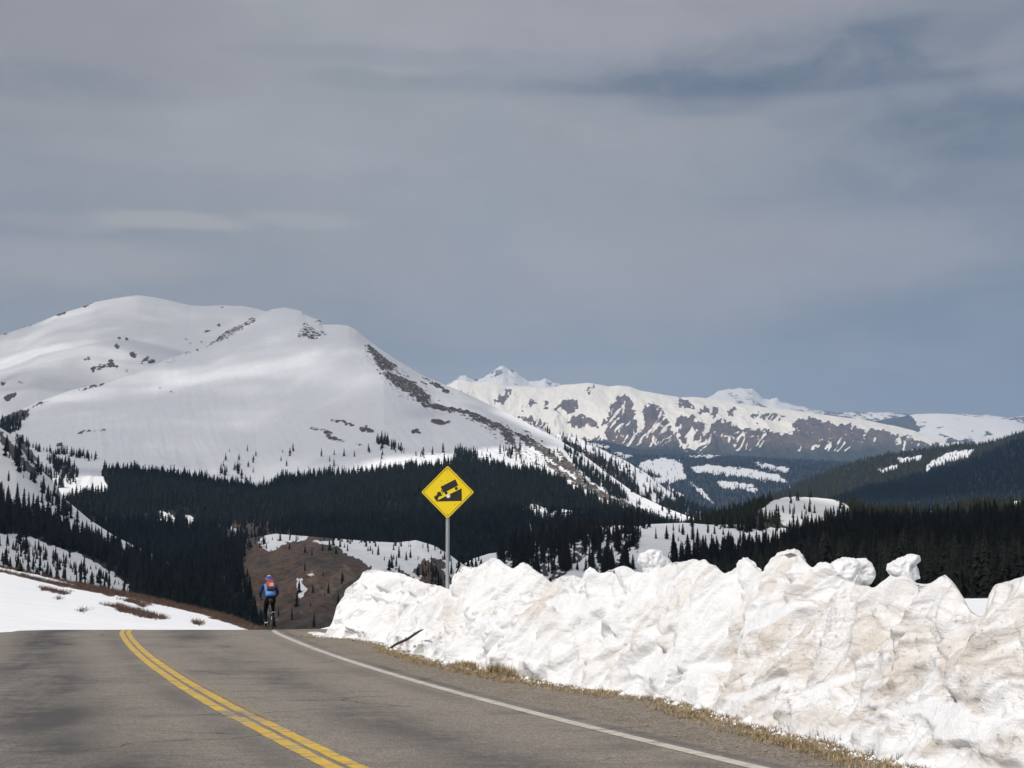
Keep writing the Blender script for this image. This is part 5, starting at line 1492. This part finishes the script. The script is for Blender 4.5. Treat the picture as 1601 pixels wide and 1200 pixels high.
def wood(name, P, H, tone, label, shapes):
    me = bpy.data.meshes.new(name)
    me.vertices.add(len(P)); me.vertices.foreach_set('co', P.astype(np.float32).ravel()); me.update()
    me.materials.append(TONES[tone])
    o = bpy.data.objects.new(name, me); link(o)
    fattr(o, 'tall', H)
    fattr(o, 'turn', rng.random(len(P)) * 6.28)
    fattr(o, 'wide', H * rng.uniform(0.85, 1.35, len(P)))
    a = o.data.attributes.new('pick', 'INT', 'POINT'); a.data.foreach_set('value', rng.integers(0, len(shapes), len(P)).astype(np.int32))
    ng = bpy.data.node_groups.new(name + '_scatter', 'GeometryNodeTree')
    ng.interface.new_socket('Geometry', in_out='INPUT', socket_type='NodeSocketGeometry')
    ng.interface.new_socket('Geometry', in_out='OUTPUT', socket_type='NodeSocketGeometry')
    N, L = ng.nodes, ng.links
    gi, go = N.new('NodeGroupInput'), N.new('NodeGroupOutput')
    join = N.new('GeometryNodeJoinGeometry')
    for k2, sh in enumerate(shapes):
        src = get_src(tone, sh)
        info = N.new('GeometryNodeObjectInfo'); info.inputs['Object'].default_value = src
        info.transform_space = 'ORIGINAL'
        m2p = N.new('GeometryNodeMeshToPoints')
        L.new(gi.outputs[0], m2p.inputs['Mesh'])
        pk = N.new('GeometryNodeInputNamedAttribute'); pk.data_type = 'INT'; pk.inputs['Name'].default_value = 'pick'
        cmp = N.new('FunctionNodeCompare'); cmp.data_type = 'INT'; cmp.operation = 'EQUAL'
        L.new(pk.outputs[0], cmp.inputs[2]); cmp.inputs[3].default_value = k2
        iop = N.new('GeometryNodeInstanceOnPoints')
        L.new(gi.outputs[0], iop.inputs['Points']); L.new(cmp.outputs[0], iop.inputs['Selection']); L.new(info.outputs['Geometry'], iop.inputs['Instance'])
        N.remove(m2p)
        t1 = N.new('GeometryNodeInputNamedAttribute'); t1.data_type = 'FLOAT'; t1.inputs['Name'].default_value = 'turn'
        t2 = N.new('GeometryNodeInputNamedAttribute'); t2.data_type = 'FLOAT'; t2.inputs['Name'].default_value = 'tall'
        t3 = N.new('GeometryNodeInputNamedAttribute'); t3.data_type = 'FLOAT'; t3.inputs['Name'].default_value = 'wide'
        r3 = N.new('ShaderNodeCombineXYZ'); L.new(t1.outputs[0], r3.inputs[2])
        s3 = N.new('ShaderNodeCombineXYZ')
        L.new(t3.outputs[0], s3.inputs[0]); L.new(t3.outputs[0], s3.inputs[1]); L.new(t2.outputs[0], s3.inputs[2])
        L.new(r3.outputs[0], iop.inputs['Rotation']); L.new(s3.outputs[0], iop.inputs['Scale'])
        L.new(iop.outputs[0], join.inputs[0])
    L.new(join.outputs[0], go.inputs[0])
    md = o.modifiers.new('scatter', 'NODES'); md.node_group = ng
    tag(o, label, 'forest', kind='stuff')
    return o


_src = {}
def get_src(tone, sh):
    key = (tone, sh)
    if key not in _src:
        me = raw_mesh('spruce_form', conifer_mesh(sh[0], sh[1], sh[2], 1.0, sh[3]), TONES[tone])
        _src[key] = bpy.data.objects.new('spruce_form', me)      # not linked: only its shape is used
    return _src[key]


FN = {'right forest': ('right_forest', 'dense dark spruce forest behind the right part of the snow bank'),
      'middle knolls': ('knoll_woods', 'dark woods scattered over the snowy knolls in the middle distance'),
      'right knoll': ('knoll_forest', 'olive spruce woods around the sunlit snowy knoll'),
      'left slope': ('slope_forest', 'dark spruce forest on the snowy left slope'),
      'brown hill': ('hill_trees', 'small spruces around the brown hill'),
      'mountain foot': ('mountain_forest', 'broad dark forest belt at the foot of the white mountain'),
      'east spur': ('spur_forest', 'spruces on the spur right of the mountain'),
      'right ridge': ('ridge_forest', 'grey green forest on the far ridge at right'),
      'right shade ridge': ('cloud_shade_forest', 'forest on the added right ridge, cloud shade put into its blue'),
      'far valley': ('valley_forest', 'haze-blue forests in the far valley')}
for reg, (nm, lab) in FN.items():
    m = (allR == reg) & ~chosen
    if m.sum() == 0: continue
    tone = allT[allR == reg][0]
    near_ = reg in ('right forest', 'middle knolls', 'right knoll', 'left slope', 'brown hill')
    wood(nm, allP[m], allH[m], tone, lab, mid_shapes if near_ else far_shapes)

# ------------------------------------------------------------------ road sign
m_signy = simple('sign_yellow_sheeting', (0.88, 0.64, 0.010), 0.42, 0, 0.07, 5)
m_signk = simple('sign_black_print', (0.018, 0.016, 0.014), 0.5, 0, 0.1, 5)
m_alu = simple('sign_aluminium_back', (0.45, 0.46, 0.47), 0.45, 0.7, 0.1, 8)
m_post = simple('galvanised_steel', (0.42, 0.44, 0.45), 0.5, 0.35, 0.12, 9)
m_bolt = simple('pale_bolt_cap', (0.75, 0.75, 0.73), 0.4, 0.0, 0.05, 9)
DS = float(crestD(698)) + 0.7
print('sign distance', DS)
half = 228 / 5.455 * DS / F / math.cos(PITCH) * 1.0
sc_pt = unproj(640 + 326 / 5.455, 710 + 322 / 5.455, DS)
zb_ = float(ground_z(DS))
sign = empty('warning_sign', (sc_pt[0], sc_pt[1], zb_), math.radians(-3))
tag(sign, 'yellow diamond steep downhill warning sign with truck symbol on a metal post', 'road sign')
zc_ = sc_pt[2] - zb_
pm = MB()
prof = [(-0.05, 0.03), (-0.026, 0.03), (-0.016, 0.0), (0.016, 0.0), (0.026, 0.03), (0.05, 0.03), (0.05, 0.036), (0.022, 0.036), (0.012, 0.006), (-0.012, 0.006), (-0.022, 0.036), (-0.05, 0.036)]
vv, ff = [], []
for z in (0.0, zc_ + half * 0.72):
    for x, y in prof: vv.append((x, y + 0.006, z))
n_ = len(prof)
for k_ in range(n_): ff.append((k_, (k_ + 1) % n_, n_ + (k_ + 1) % n_, n_ + k_))
ff.append(tuple(range(n_))[::-1]); ff.append(tuple(range(n_, 2 * n_)))
mesh_obj('post', vv, ff, m_post, sign)


def rounded_diamond(h, r, n=8):
    pts_ = []
    for k_ in range(4):
        a0 = math.pi / 2 * k_
        c = Vector((math.cos(a0), math.sin(a0))) * (h - r * math.sqrt(2) + 0)
        for j in range(n + 1):
            a = a0 - math.pi / 4 + math.pi / 2 * j / n
            pts_.append((c.x + math.cos(a) * r, c.y + math.sin(a) * r))
    return pts_


def plate(pts_, y0, y1):
    n_ = len(pts_)
    v_ = [(x, y0, z) for x, z in pts_] + [(x, y1, z) for x, z in pts_]
    f_ = [tuple(range(n_)), tuple(range(n_, 2 * n_))[::-1]] + [(k_, n_ + k_, n_ + (k_ + 1) % n_, (k_ + 1) % n_) for k_ in range(n_)]
    return v_, f_


def ring(po, pi_, y):
    n_ = len(po)
    v_ = [(x, y, z) for x, z in po] + [(x, y, z) for x, z in pi_]
    return v_, [(k_, (k_ + 1) % n_, n_ + (k_ + 1) % n_, n_ + k_) for k_ in range(n_)]


def shift(vf, dz): return [(x, y, z + dz) for x, y, z in vf[0]], vf[1]


pan = MB().add(shift(plate(rounded_diamond(half, 0.045), 0.0, 0.004), zc_)).build('panel', [m_signy, m_alu], sign)
for p in pan.data.polygons:
    p.material_index = 0 if p.normal.y < -0.5 else 1
MB().add(shift(ring(rounded_diamond(half * 0.925, 0.036), rounded_diamond(half * 0.90, 0.034), -0.0015), zc_)).build('border_line', m_signk, sign)
# thin dark edge all round
MB().add(shift(ring(rounded_diamond(half * 1.0, 0.045), rounded_diamond(half * 0.985, 0.044), -0.0015), zc_)).build('edge_line', m_signk, sign)


def sp2(x, y): return ((x - 326) / 228 * half, (322 - y) / 228 * half)


def flat_shape(name, pts_, y=-0.0015, mat=m_signk):
    v_ = [(a, y, b_ + zc_) for a, b_ in [sp2(*p) for p in pts_]]
    o_ = mesh_obj(name, v_, [tuple(range(len(v_)))], mat, sign)
    return o_


def disc(x, y, r, n=20): return [(x + r * math.cos(2 * math.pi * k_ / n), y + r * math.sin(2 * math.pi * k_ / n)) for k_ in range(n)]


flat_shape('slope_symbol', [(220, 402), (448, 397), (446, 289)])
flat_shape('truck_symbol', [(266, 277), (391, 214), (398, 224), (416, 262), (412, 268), (298, 326), (290, 322)], -0.0015)
flat_shape('truck_symbol', [(210, 362), (232, 348), (237, 340), (240, 322), (262, 318), (270, 328), (276, 342), (284, 352), (262, 356), (248, 366), (243, 386), (226, 392), (214, 374)], -0.0020)
flat_shape('truck_symbol', [(268, 304), (275, 300), (290, 330), (283, 334)], -0.0025)
for (x, y, r) in ((400, 291, 13), (314, 329, 13), (233, 380, 12)):
    flat_shape('wheel_symbol', disc(x, y, r), -0.0030)
for (x, y, r, mt_) in ((332, 355, 17, m_bolt), (326, 140, 5, m_post), (326, 505, 5, m_post)):
    v1_ = [sp2(*p) for p in disc(x, y, r, 16)]
    MB().add(shift(plate(v1_, -0.008, -0.001), zc_)).build('bolt', mt_, sign)
for (x, y) in ((270, 227), (325, 227), (388, 425)):
    flat_shape('pock_mark', disc(x, y, 4.5, 10), -0.0015, simple('dull_pock', (0.45, 0.31, 0.03), 0.6))

# ------------------------------------------------------------------ cyclist and bicycle
HEAD = math.radians(18.5)       # road heading, left of the view direction
cp = on_ground(420.5, 984.0)
DY = cp[1]
bike = empty('bicycle', (cp[0], DY, float(ground_z(DY)) + 0.004), HEAD)
tag(bike, 'thin wheeled road bicycle ridden away along the white line', 'bicycle')
m_rub = simple('tyre_rubber', (0.02, 0.02, 0.02), 0.7)
m_metal = simple('polished_alloy', (0.55, 0.56, 0.58), 0.3, 0.8, 0.05)
m_rim = simple('dark_rim', (0.035, 0.035, 0.038), 0.4, 0.3)
m_frame = simple('grey_frame', (0.12, 0.125, 0.14), 0.35, 0.3, 0.05)
m_black = simple('black_plastic', (0.018, 0.018, 0.02), 0.5)
WR = 0.335
for yy in (-0.49, 0.50):
    wl_ = MB().add(torus((0, yy, WR), WR - 0.024, 0.008, (1, 0, 0), 48, 8)).build('wheel', m_rim, bike, True)
    MB().add(torus((0, yy, WR), WR - 0.012, 0.013, (1, 0, 0), 48, 8)).build('tyre', m_rub, wl_, True)
    sk = MB()
    for k_ in range(20):
        a = 2 * math.pi * k_ / 20
        sk.add(tube([((-1) ** k_ * 0.025, yy, WR), (0, yy + math.cos(a) * (WR - 0.03), WR + math.sin(a) * (WR - 0.03))], [0.0014, 0.0014], 3, False))
    sk.add(tube([(-0.045, yy, WR), (0.045, yy, WR)], [0.018, 0.018], 10))
    sk.build('spokes', m_rim, wl_)
BB = (0, -0.08, 0.275); ST = (0, -0.24, 0.80); HT = (0, 0.33, 0.83); HB = (0, 0.38, 0.68)
fr = MB()
for p0, p1, r_ in ((BB, ST, 0.015), (BB, HB, 0.019), (ST, HT, 0.015), (HT, HB, 0.018)): fr.add(tube([p0, p1], [r_, r_], 10))
for sx in (-1, 1):
    fr.add(tube([(0.02 * sx, -0.1, 0.275), (0.062 * sx, -0.49, WR)], [0.010, 0.008], 8)); fr.add(tube([(0.012 * sx, -0.23, 0.76), (0.062 * sx, -0.49, WR)], [0.009, 0.007], 8))
fr.build('frame', m_frame, bike, True)
fk = MB()
for sx in (-1, 1): fk.add(tube([(0.0, 0.385, 0.67), (0.035 * sx, 0.40, 0.62), (0.050 * sx, 0.50, WR)], [0.014, 0.012, 0.008], 8))
fk.build('fork', m_black, bike, True)
MB().add(tube([ST, (0, -0.27, 0.93)], [0.013, 0.013], 8)).build('seat_post', m_black, bike)
sd_ = MB().add(tube([(0, -0.37, 0.955), (0, -0.33, 0.965), (0, -0.24, 0.96), (0, -0.11, 0.955)], [0.050, 0.070, 0.036, 0.018], 12)).build('saddle', m_black, bike, True)
hb = MB().add(tube([HT, (0, 0.32, 0.90), (0, 0.42, 0.93)], [0.014, 0.014, 0.014], 8)).add(tube([(-0.20, 0.42, 0.93), (0.20, 0.42, 0.93)], [0.013, 0.013], 8))
for sx in (-1, 1): hb.add(tube([(0.20 * sx, 0.42, 0.93), (0.205 * sx, 0.50, 0.925), (0.21 * sx, 0.52, 0.87), (0.21 * sx, 0.46, 0.80), (0.21 * sx, 0.40, 0.80)], [0.013] * 5, 8))
hb.build('handlebar', m_black, bike, True)
MB().add(torus((0.045, BB[1], BB[2]), 0.09, 0.005, (1, 0, 0), 32, 6)).add(tube([(-0.06, BB[1], BB[2]), (0.06, BB[1], BB[2])], [0.02, 0.02], 10)).build('chainring', m_metal, bike, True)
PR = Vector((0.085, BB[1] + 0.06, BB[2] + 0.155)); PLf = Vector((-0.085, BB[1] - 0.06, BB[2] - 0.155))
MB().add(tube([(0.06, BB[1], BB[2]), (0.068, PR.y, PR.z)], [0.011, 0.009], 8)).build('crank', m_metal, bike)
MB().add(tube([(-0.06, BB[1], BB[2]), (-0.068, PLf.y, PLf.z)], [0.011, 0.009], 8)).build('crank', m_metal, bike)
MB().add(box(0.12, PR.y, PR.z, 0.08, 0.06, 0.018)).build('pedal', m_black, bike)
MB().add(box(-0.12, PLf.y, PLf.z, 0.08, 0.06, 0.018)).build('pedal', m_black, bike)
MB().add(box(0, -0.52, 0.60, 0.05, 0.03, 0.035)).build('rear_lamp', simple('grey_rear_lamp', (0.55, 0.55, 0.55), 0.3), bike)
cs = MB()
for k_ in range(5): cs.add(torus((0.03 + 0.004 * k_, -0.49, WR), 0.05 - 0.006 * k_, 0.002, (1, 0, 0), 24, 4))
cs.build('sprockets', m_metal, bike)


def skin(name, joints, edges, parent, mat, root=0, sub=2):
    me = bpy.data.meshes.new(name)
    me.from_pydata([j[:3] for j in joints], edges, [])
    me.materials.append(mat)
    o = bpy.data.objects.new(name, me); link(o, parent)
    sm_ = o.modifiers.new('skin', 'SKIN'); sm_.use_smooth_shade = True
    lay = me.skin_vertices[0].data
    for k_, j in enumerate(joints):
        r_ = j[3]
        lay[k_].radius = r_ if isinstance(r_, tuple) else (r_, r_)
        lay[k_].use_root = (k_ == root)
    ss = o.modifiers.new('sub', 'SUBSURF'); ss.levels = sub; ss.render_levels = sub
    return o


rider = empty('person', tuple(bike.location), HEAD)
tag(rider, 'cyclist in a blue jacket, black tights and blue helmet riding away downhill', 'person')
m_tights = simple('black_tights', (0.016, 0.014, 0.015), 0.8, 0, 0.15, 20)
m_skin = simple('skin', (0.42, 0.26, 0.19), 0.55, 0, 0.06, 10)
m_jacket, t, b, o_ = new_mat('blue_jacket')
tcn = t.n('ShaderNodeTexCoord'); sp_ = t.n('ShaderNodeSeparateXYZ', {0: tcn.outputs['Object']})
nj = t.noise(tcn.outputs['Object'], 14, 4, 0.6)
# light blue back, dark blue sleeves and side panels
ax_ = t.math('ABSOLUTE', sp_.outputs[0])
cj = t.mix(t.smooth(t.math('ADD', ax_, t.math('MULTIPLY', t.math('SUBTRACT', nj, 0.5), 0.02)), 0.165, 0.180), (0.065, 0.23, 0.56), (0.008, 0.018, 0.075))
t.set(b, 'Base Color', cj); t.set(b, 'Roughness', 0.6)
t.set(b, 'Normal', t.n('ShaderNodeBump', {'Height': nj, 'Distance': 0.02, 'Strength': 0.6}).outputs[0])
LK = Vector((-0.125, 0.02, 0.56)); RK = Vector((0.135, 0.17, 0.76))
LA = Vector((-0.12, PLf.y - 0.07, PLf.z + 0.13)); RA = Vector((0.12, PR.y - 0.07, PR.z + 0.12))
J = [(0, -0.26, 1.02, (0.155, 0.115)), (0, -0.17, 1.16, (0.13, 0.10)), (0, -0.04, 1.30, (0.145, 0.105)), (0, 0.07, 1.41, (0.15, 0.09)), (0, 0.14, 1.47, 0.058), (0, 0.18, 1.54, 0.056), (0, 0.205, 1.60, (0.080, 0.095)), (0, 0.20, 1.67, (0.078, 0.092)),
     (-0.10, -0.23, 0.98, 0.098), (LK.x, LK.y, LK.z, 0.064), (-0.125, -0.10, 0.38, 0.056), (LA.x, LA.y, LA.z, 0.036), (-0.12, PLf.y - 0.10, PLf.z + 0.05, 0.034), (-0.12, PLf.y + 0.08, PLf.z + 0.035, 0.032),
     (0.10, -0.23, 0.98, 0.098), (RK.x, RK.y, RK.z, 0.064), (0.13, 0.06, 0.62, 0.056), (RA.x, RA.y, RA.z, 0.036), (0.12, PR.y - 0.10, PR.z + 0.05, 0.034), (0.12, PR.y + 0.08, PR.z + 0.035, 0.032),
     (-0.19, 0.08, 1.38, 0.055), (-0.265, 0.13, 1.16, 0.040), (-0.215, 0.36, 0.99, 0.028), (0.19, 0.08, 1.38, 0.055), (0.265, 0.13, 1.16, 0.040), (0.215, 0.36, 0.99, 0.028)]
E = [(0, 1), (1, 2), (2, 3), (3, 4), (4, 5), (5, 6), (6, 7), (0, 8), (8, 9), (9, 10), (10, 11), (11, 12), (12, 13), (0, 14), (14, 15), (15, 16), (16, 17), (17, 18), (18, 19), (3, 20), (20, 21), (21, 22), (3, 23), (23, 24), (24, 25)]
body = skin('body', J, E, rider, m_tights)
# neck and lower face are skin: a soft mask by height on the same continuous body
nt = NT(m_tights.node_tree)
o2 = nt.n('ShaderNodeOutputMaterial'); b2_ = nt.n('ShaderNodeBsdfPrincipled')
tcn = nt.n('ShaderNodeTexCoord'); spz = nt.n('ShaderNodeSeparateXYZ', {0: tcn.outputs['Object']})
nt.set(b2_, 'Base Color', nt.mix(nt.smooth(spz.outputs[2], 1.47, 1.49), (0.007, 0.0065, 0.008), (0.42, 0.26, 0.19)))
nt.set(b2_, 'Roughness', 0.9)
b2_.inputs['Specular IOR Level'].default_value = 0.1
nt.t.links.new(b2_.outputs[0], o2.inputs[0])
for sx, an in ((-1, PLf), (1, PR)):
    # fingers closed round the drops of the bar
    hx = 0.212 * sx
    hand = [(hx * 1.01, 0.36, 0.985, 0.028), (hx, 0.43, 0.955, (0.026, 0.036))]
    he = [(0, 1)]
    for q in range(4):
        oy = 0.405 + 0.026 * q
        k0 = len(hand)
        hand += [(hx + 0.022 * sx, oy, 0.945 - 0.004 * q, 0.0095), (hx + 0.030 * sx, oy + 0.01, 0.915 - 0.004 * q, 0.009), (hx + 0.008 * sx, oy + 0.012, 0.898, 0.008)]
        he += [(1, k0), (k0, k0 + 1), (k0 + 1, k0 + 2)]
    k0 = len(hand)
    hand += [(hx - 0.026 * sx, 0.43, 0.935, 0.011), (hx - 0.020 * sx, 0.455, 0.910, 0.009)]
    he += [(1, k0), (k0, k0 + 1)]
    skin('glove', hand, he, rider, m_black, 1, 1)
    skin('shoe', [(0.12 * sx, an.y - 0.11, an.z + 0.055, (0.036, 0.040)), (0.12 * sx, an.y - 0.02, an.z + 0.045, (0.040, 0.036)), (0.12 * sx, an.y + 0.07, an.z + 0.035, (0.044, 0.028)), (0.12 * sx, an.y + 0.14, an.z + 0.035, (0.034, 0.022))], [(0, 1), (1, 2), (2, 3)], rider, m_black, 0, 1)
    MB().add(torus((0.12 * sx, an.y - 0.085, an.z + 0.14), 0.040, 0.016, (0, 0.25, 1), 16, 6)).build('sock', simple('white_sock', (0.7, 0.7, 0.7), 0.8), rider, True)
JJ = [(0, -0.25, 1.06, (0.172, 0.135)), (0, -0.17, 1.17, (0.160, 0.125)), (0, -0.04, 1.31, (0.172, 0.125)), (0, 0.07, 1.42, (0.165, 0.105)), (0, 0.13, 1.475, 0.072),
      (-0.20, 0.08, 1.385, 0.073), (-0.285, 0.10, 1.17, 0.058), (-0.225, 0.34, 1.00, 0.040), (0.20, 0.08, 1.385, 0.073), (0.285, 0.10, 1.17, 0.058), (0.225, 0.34, 1.00, 0.040)]
skin('jacket', JJ, [(0, 1), (1, 2), (2, 3), (3, 4), (3, 5), (5, 6), (6, 7), (3, 8), (8, 9), (9, 10)], rider, m_jacket)
# head details
fa = MB()
for sx in (-1, 1):
    fa.add(torus((0.083 * sx, 0.195, 1.595), 0.016, 0.007, (1, 0.2, 0), 14, 6))
fa.build('ear', m_skin, rider, True)
MB().add(tube([(0, 0.285, 1.60), (0, 0.305, 1.575), (0, 0.295, 1.565)], [0.008, 0.014, 0.010], 8)).build('nose', m_skin, rider, True)
ey = MB()
for sx in (-1, 1): ey.add(torus((0.031 * sx, 0.287, 1.612), 0.006, 0.006, (0, 1, 0), 10, 6))
ey.build('eye', m_black, rider, True)
MB().add(tube([(-0.024, 0.282, 1.545), (0, 0.290, 1.543), (0.024, 0.282, 1.545)], [0.004, 0.006, 0.004], 6)).build('mouth', simple('lip', (0.35, 0.14, 0.12), 0.5), rider, True)
# helmet: ribbed shell
hv, hf = [], []
nu, nvv = 32, 12
for j in range(nvv + 1):
    ph = math.pi / 2 * 1.12 * j / nvv
    for i in range(nu):
        th = 2 * math.pi * i / nu
        r_ = 1 + 0.05 * (math.cos(th * 7) > 0.2) * math.sin(ph)
        hv.append((0.102 * r_ * math.sin(ph) * math.cos(th), 0.195 + 0.135 * r_ * math.sin(ph) * math.sin(th), 1.622 + 0.105 * r_ * math.cos(ph)))
for j in range(nvv):
    for i in range(nu):
        i2 = (i + 1) % nu
        hf.append((j * nu + i, (j + 1) * nu + i, (j + 1) * nu + i2, j * nu + i2))
hel = mesh_obj('helmet', hv, hf, [simple('blue_helmet_shell', (0.045, 0.055, 0.33), 0.3), simple('pale_helmet_trim', (0.62, 0.60, 0.62), 0.35)], rider, True)
for p in hel.data.polygons:
    p.material_index = 1 if (p.center.z > 1.712 or p.center.z < 1.612) else 0

# backpack
pack = empty('backpack', tuple(bike.location), HEAD)
tag(pack, 'red backpack with a pale grey pocket on the cyclist', 'backpack')
m_red = simple('red_pack_cloth', (0.36, 0.040, 0.038), 0.7, 0, 0.12, 25)
m_pk = simple('pale_grey_pocket', (0.42, 0.36, 0.31), 0.7, 0, 0.1, 25)
m_navy = simple('dark_pack_base', (0.02, 0.02, 0.045), 0.7, 0, 0.1, 25)


def puff(c, s_, n=3.0, rx=0.0, nu=28, nv=16):
    v_, f_ = [], []
    e = 2.0 / n
    sg = lambda a: math.copysign(abs(a) ** e, a)
    M = Matrix.Rotation(rx, 4, 'X')
    for j in range(nv + 1):
        ph = -math.pi / 2 + math.pi * j / nv
        for i in range(nu):
            th = 2 * math.pi * i / nu
            p = Vector((s_[0] * sg(math.cos(ph)) * sg(math.cos(th)), s_[1] * sg(math.cos(ph)) * sg(math.sin(th)), s_[2] * sg(math.sin(ph))))
            v_.append(M @ p + Vector(c))
    for j in range(nv):
        for i in range(nu):
            i2 = (i + 1) % nu
            f_.append((j * nu + i, j * nu + i2, (j + 1) * nu + i2, (j + 1) * nu + i))
    return v_, f_


RX = math.radians(-40)
MB().add(puff((0.015, -0.11, 1.45), (0.135, 0.09, 0.15), 3.2, RX)).build('main_bag', m_red, pack, True)
MB().add(puff((0.015, -0.20, 1.31), (0.13, 0.07, 0.055), 3.2, RX)).build('bag_base', m_navy, pack, True)
MB().add(puff((0.035, -0.185, 1.455), (0.085, 0.035, 0.085), 2.6, RX)).build('pocket', m_pk, pack, True)
sp3 = MB()
for sx in (-1, 1):
    sp3.add(tube([(0.10 * sx, 0.0, 1.54), (0.115 * sx, 0.14, 1.50), (0.12 * sx, 0.17, 1.40), (0.125 * sx, 0.05, 1.26), (0.12 * sx, -0.10, 1.27)], [0.014] * 5, 6))
sp3.build('strap', m_red, pack, True)

# ------------------------------------------------------------------ clouds added out of view, set towards the sun to shade chosen slopes
HAZE_TOP = 2150.0
m_shade_cloud = bpy.data.materials.new('shade_cloud_vapour'); m_shade_cloud.use_nodes = True
t = NT(m_shade_cloud.node_tree)
o_ = t.n('ShaderNodeOutputMaterial')
g = t.n('ShaderNodeNewGeometry').outputs['Position']
na = t.noise(g, 0.0016, 5, 0.6)
dif = t.n('ShaderNodeBsdfDiffuse', {'Color': (0.9, 0.9, 0.9, 1)}); trl = t.n('ShaderNodeBsdfTranslucent', {'Color': (0.92, 0.93, 0.95, 1)})
add = t.n('ShaderNodeMixShader', {0: 0.6, 1: dif.outputs[0], 2: trl.outputs[0]})
tr = t.n('ShaderNodeBsdfTransparent')
mx = t.n('ShaderNodeMixShader', {0: t.smooth(na, 0.38, 0.52, 0.16, 0.56), 1: tr.outputs[0], 2: add.outputs[0]})
t.t.links.new(mx.outputs[0], o_.inputs[0])


def cloud(c, rx, ry, rz, label, seed, rot=0.0):
    nu, nv = 96, 40
    th, ph = np.meshgrid(np.linspace(0, 2 * math.pi, nu, endpoint=False), np.linspace(-math.pi / 2, math.pi / 2, nv))
    X, Y, Z = np.cos(ph) * np.cos(th), np.cos(ph) * np.sin(th), np.sin(ph)
    nn = 1 + 0.35 * fbm(X * 1.8 + seed, Y * 1.8, Z * 1.2, 4)
    Z = np.where(Z < 0, Z * 0.35, Z)
    P = np.stack([X * nn * rx, Y * nn * ry, Z * nn * rz], -1)
    idx = np.arange(nu * nv).reshape(nv, nu); nxt = np.roll(idx, -1, 1)
    fq = np.stack([idx[:-1], nxt[:-1], nxt[1:], idx[1:]], -1).reshape(-1, 4)
    o = mesh_obj('cloud', P.reshape(-1, 3), fq, m_shade_cloud, smooth=True)
    o.location = c; o.rotation_euler = (0, 0, rot)
    tag(o, label, 'cloud')
    return o


def over(P, z=3000.0):
    """where a cloud at height z must float to shade the point P"""
    P = Vector(P)
    return P + to_sun * ((z - P.z) / to_sun.z)


for (p, rx, ry, rz, lab, sd_) in [
    ((-1400, 2850, 300), 1330, 1350, 170, 'broad out-of-view cloud added to shade the white mountain', 3),
    ((-1700, 4500, 400), 1300, 900, 150, 'out-of-view cloud added to shade the rounded back summit', 5),
    ((-400, 1000, -60), 720, 600, 130, 'out-of-view cloud added to shade the brown hill and the left slope', 9),
    ((620, 560, -40), 560, 320, 90, 'small out-of-view cloud added to shade the dark forest at right', 13),
    ((1900, 3300, -60), 1100, 700, 160, 'out-of-view cloud added to shade the dark forested ridge', 17)]:
    cloud(over(p), rx, ry, rz, lab, sd_)

# ------------------------------------------------------------------ air
hz, t, b, o_ = new_mat('mountain_air')
hz.node_tree.nodes.remove(b)
pv = t.n('ShaderNodeVolumePrincipled', {'Color': (0.42, 0.64, 1.0, 1), 'Density': 3.6e-5, 'Anisotropy': 0.0})
t.t.links.new(pv.outputs[0], o_.inputs['Volume'])
z0, z1 = -620.0, HAZE_TOP
bxv, bxf = box(0, 11100, (z0 + z1) / 2, 54000, 42000, z1 - z0)
o = mesh_obj('haze', bxv, [tuple(q) for q in bxf], hz)
bm = bmesh.new(); bm.from_mesh(o.data); bmesh.ops.recalc_face_normals(bm, faces=bm.faces); bm.to_mesh(o.data); bm.free()
tag(o, 'thin blue air between the road and the far mountains', 'haze', kind='stuff')
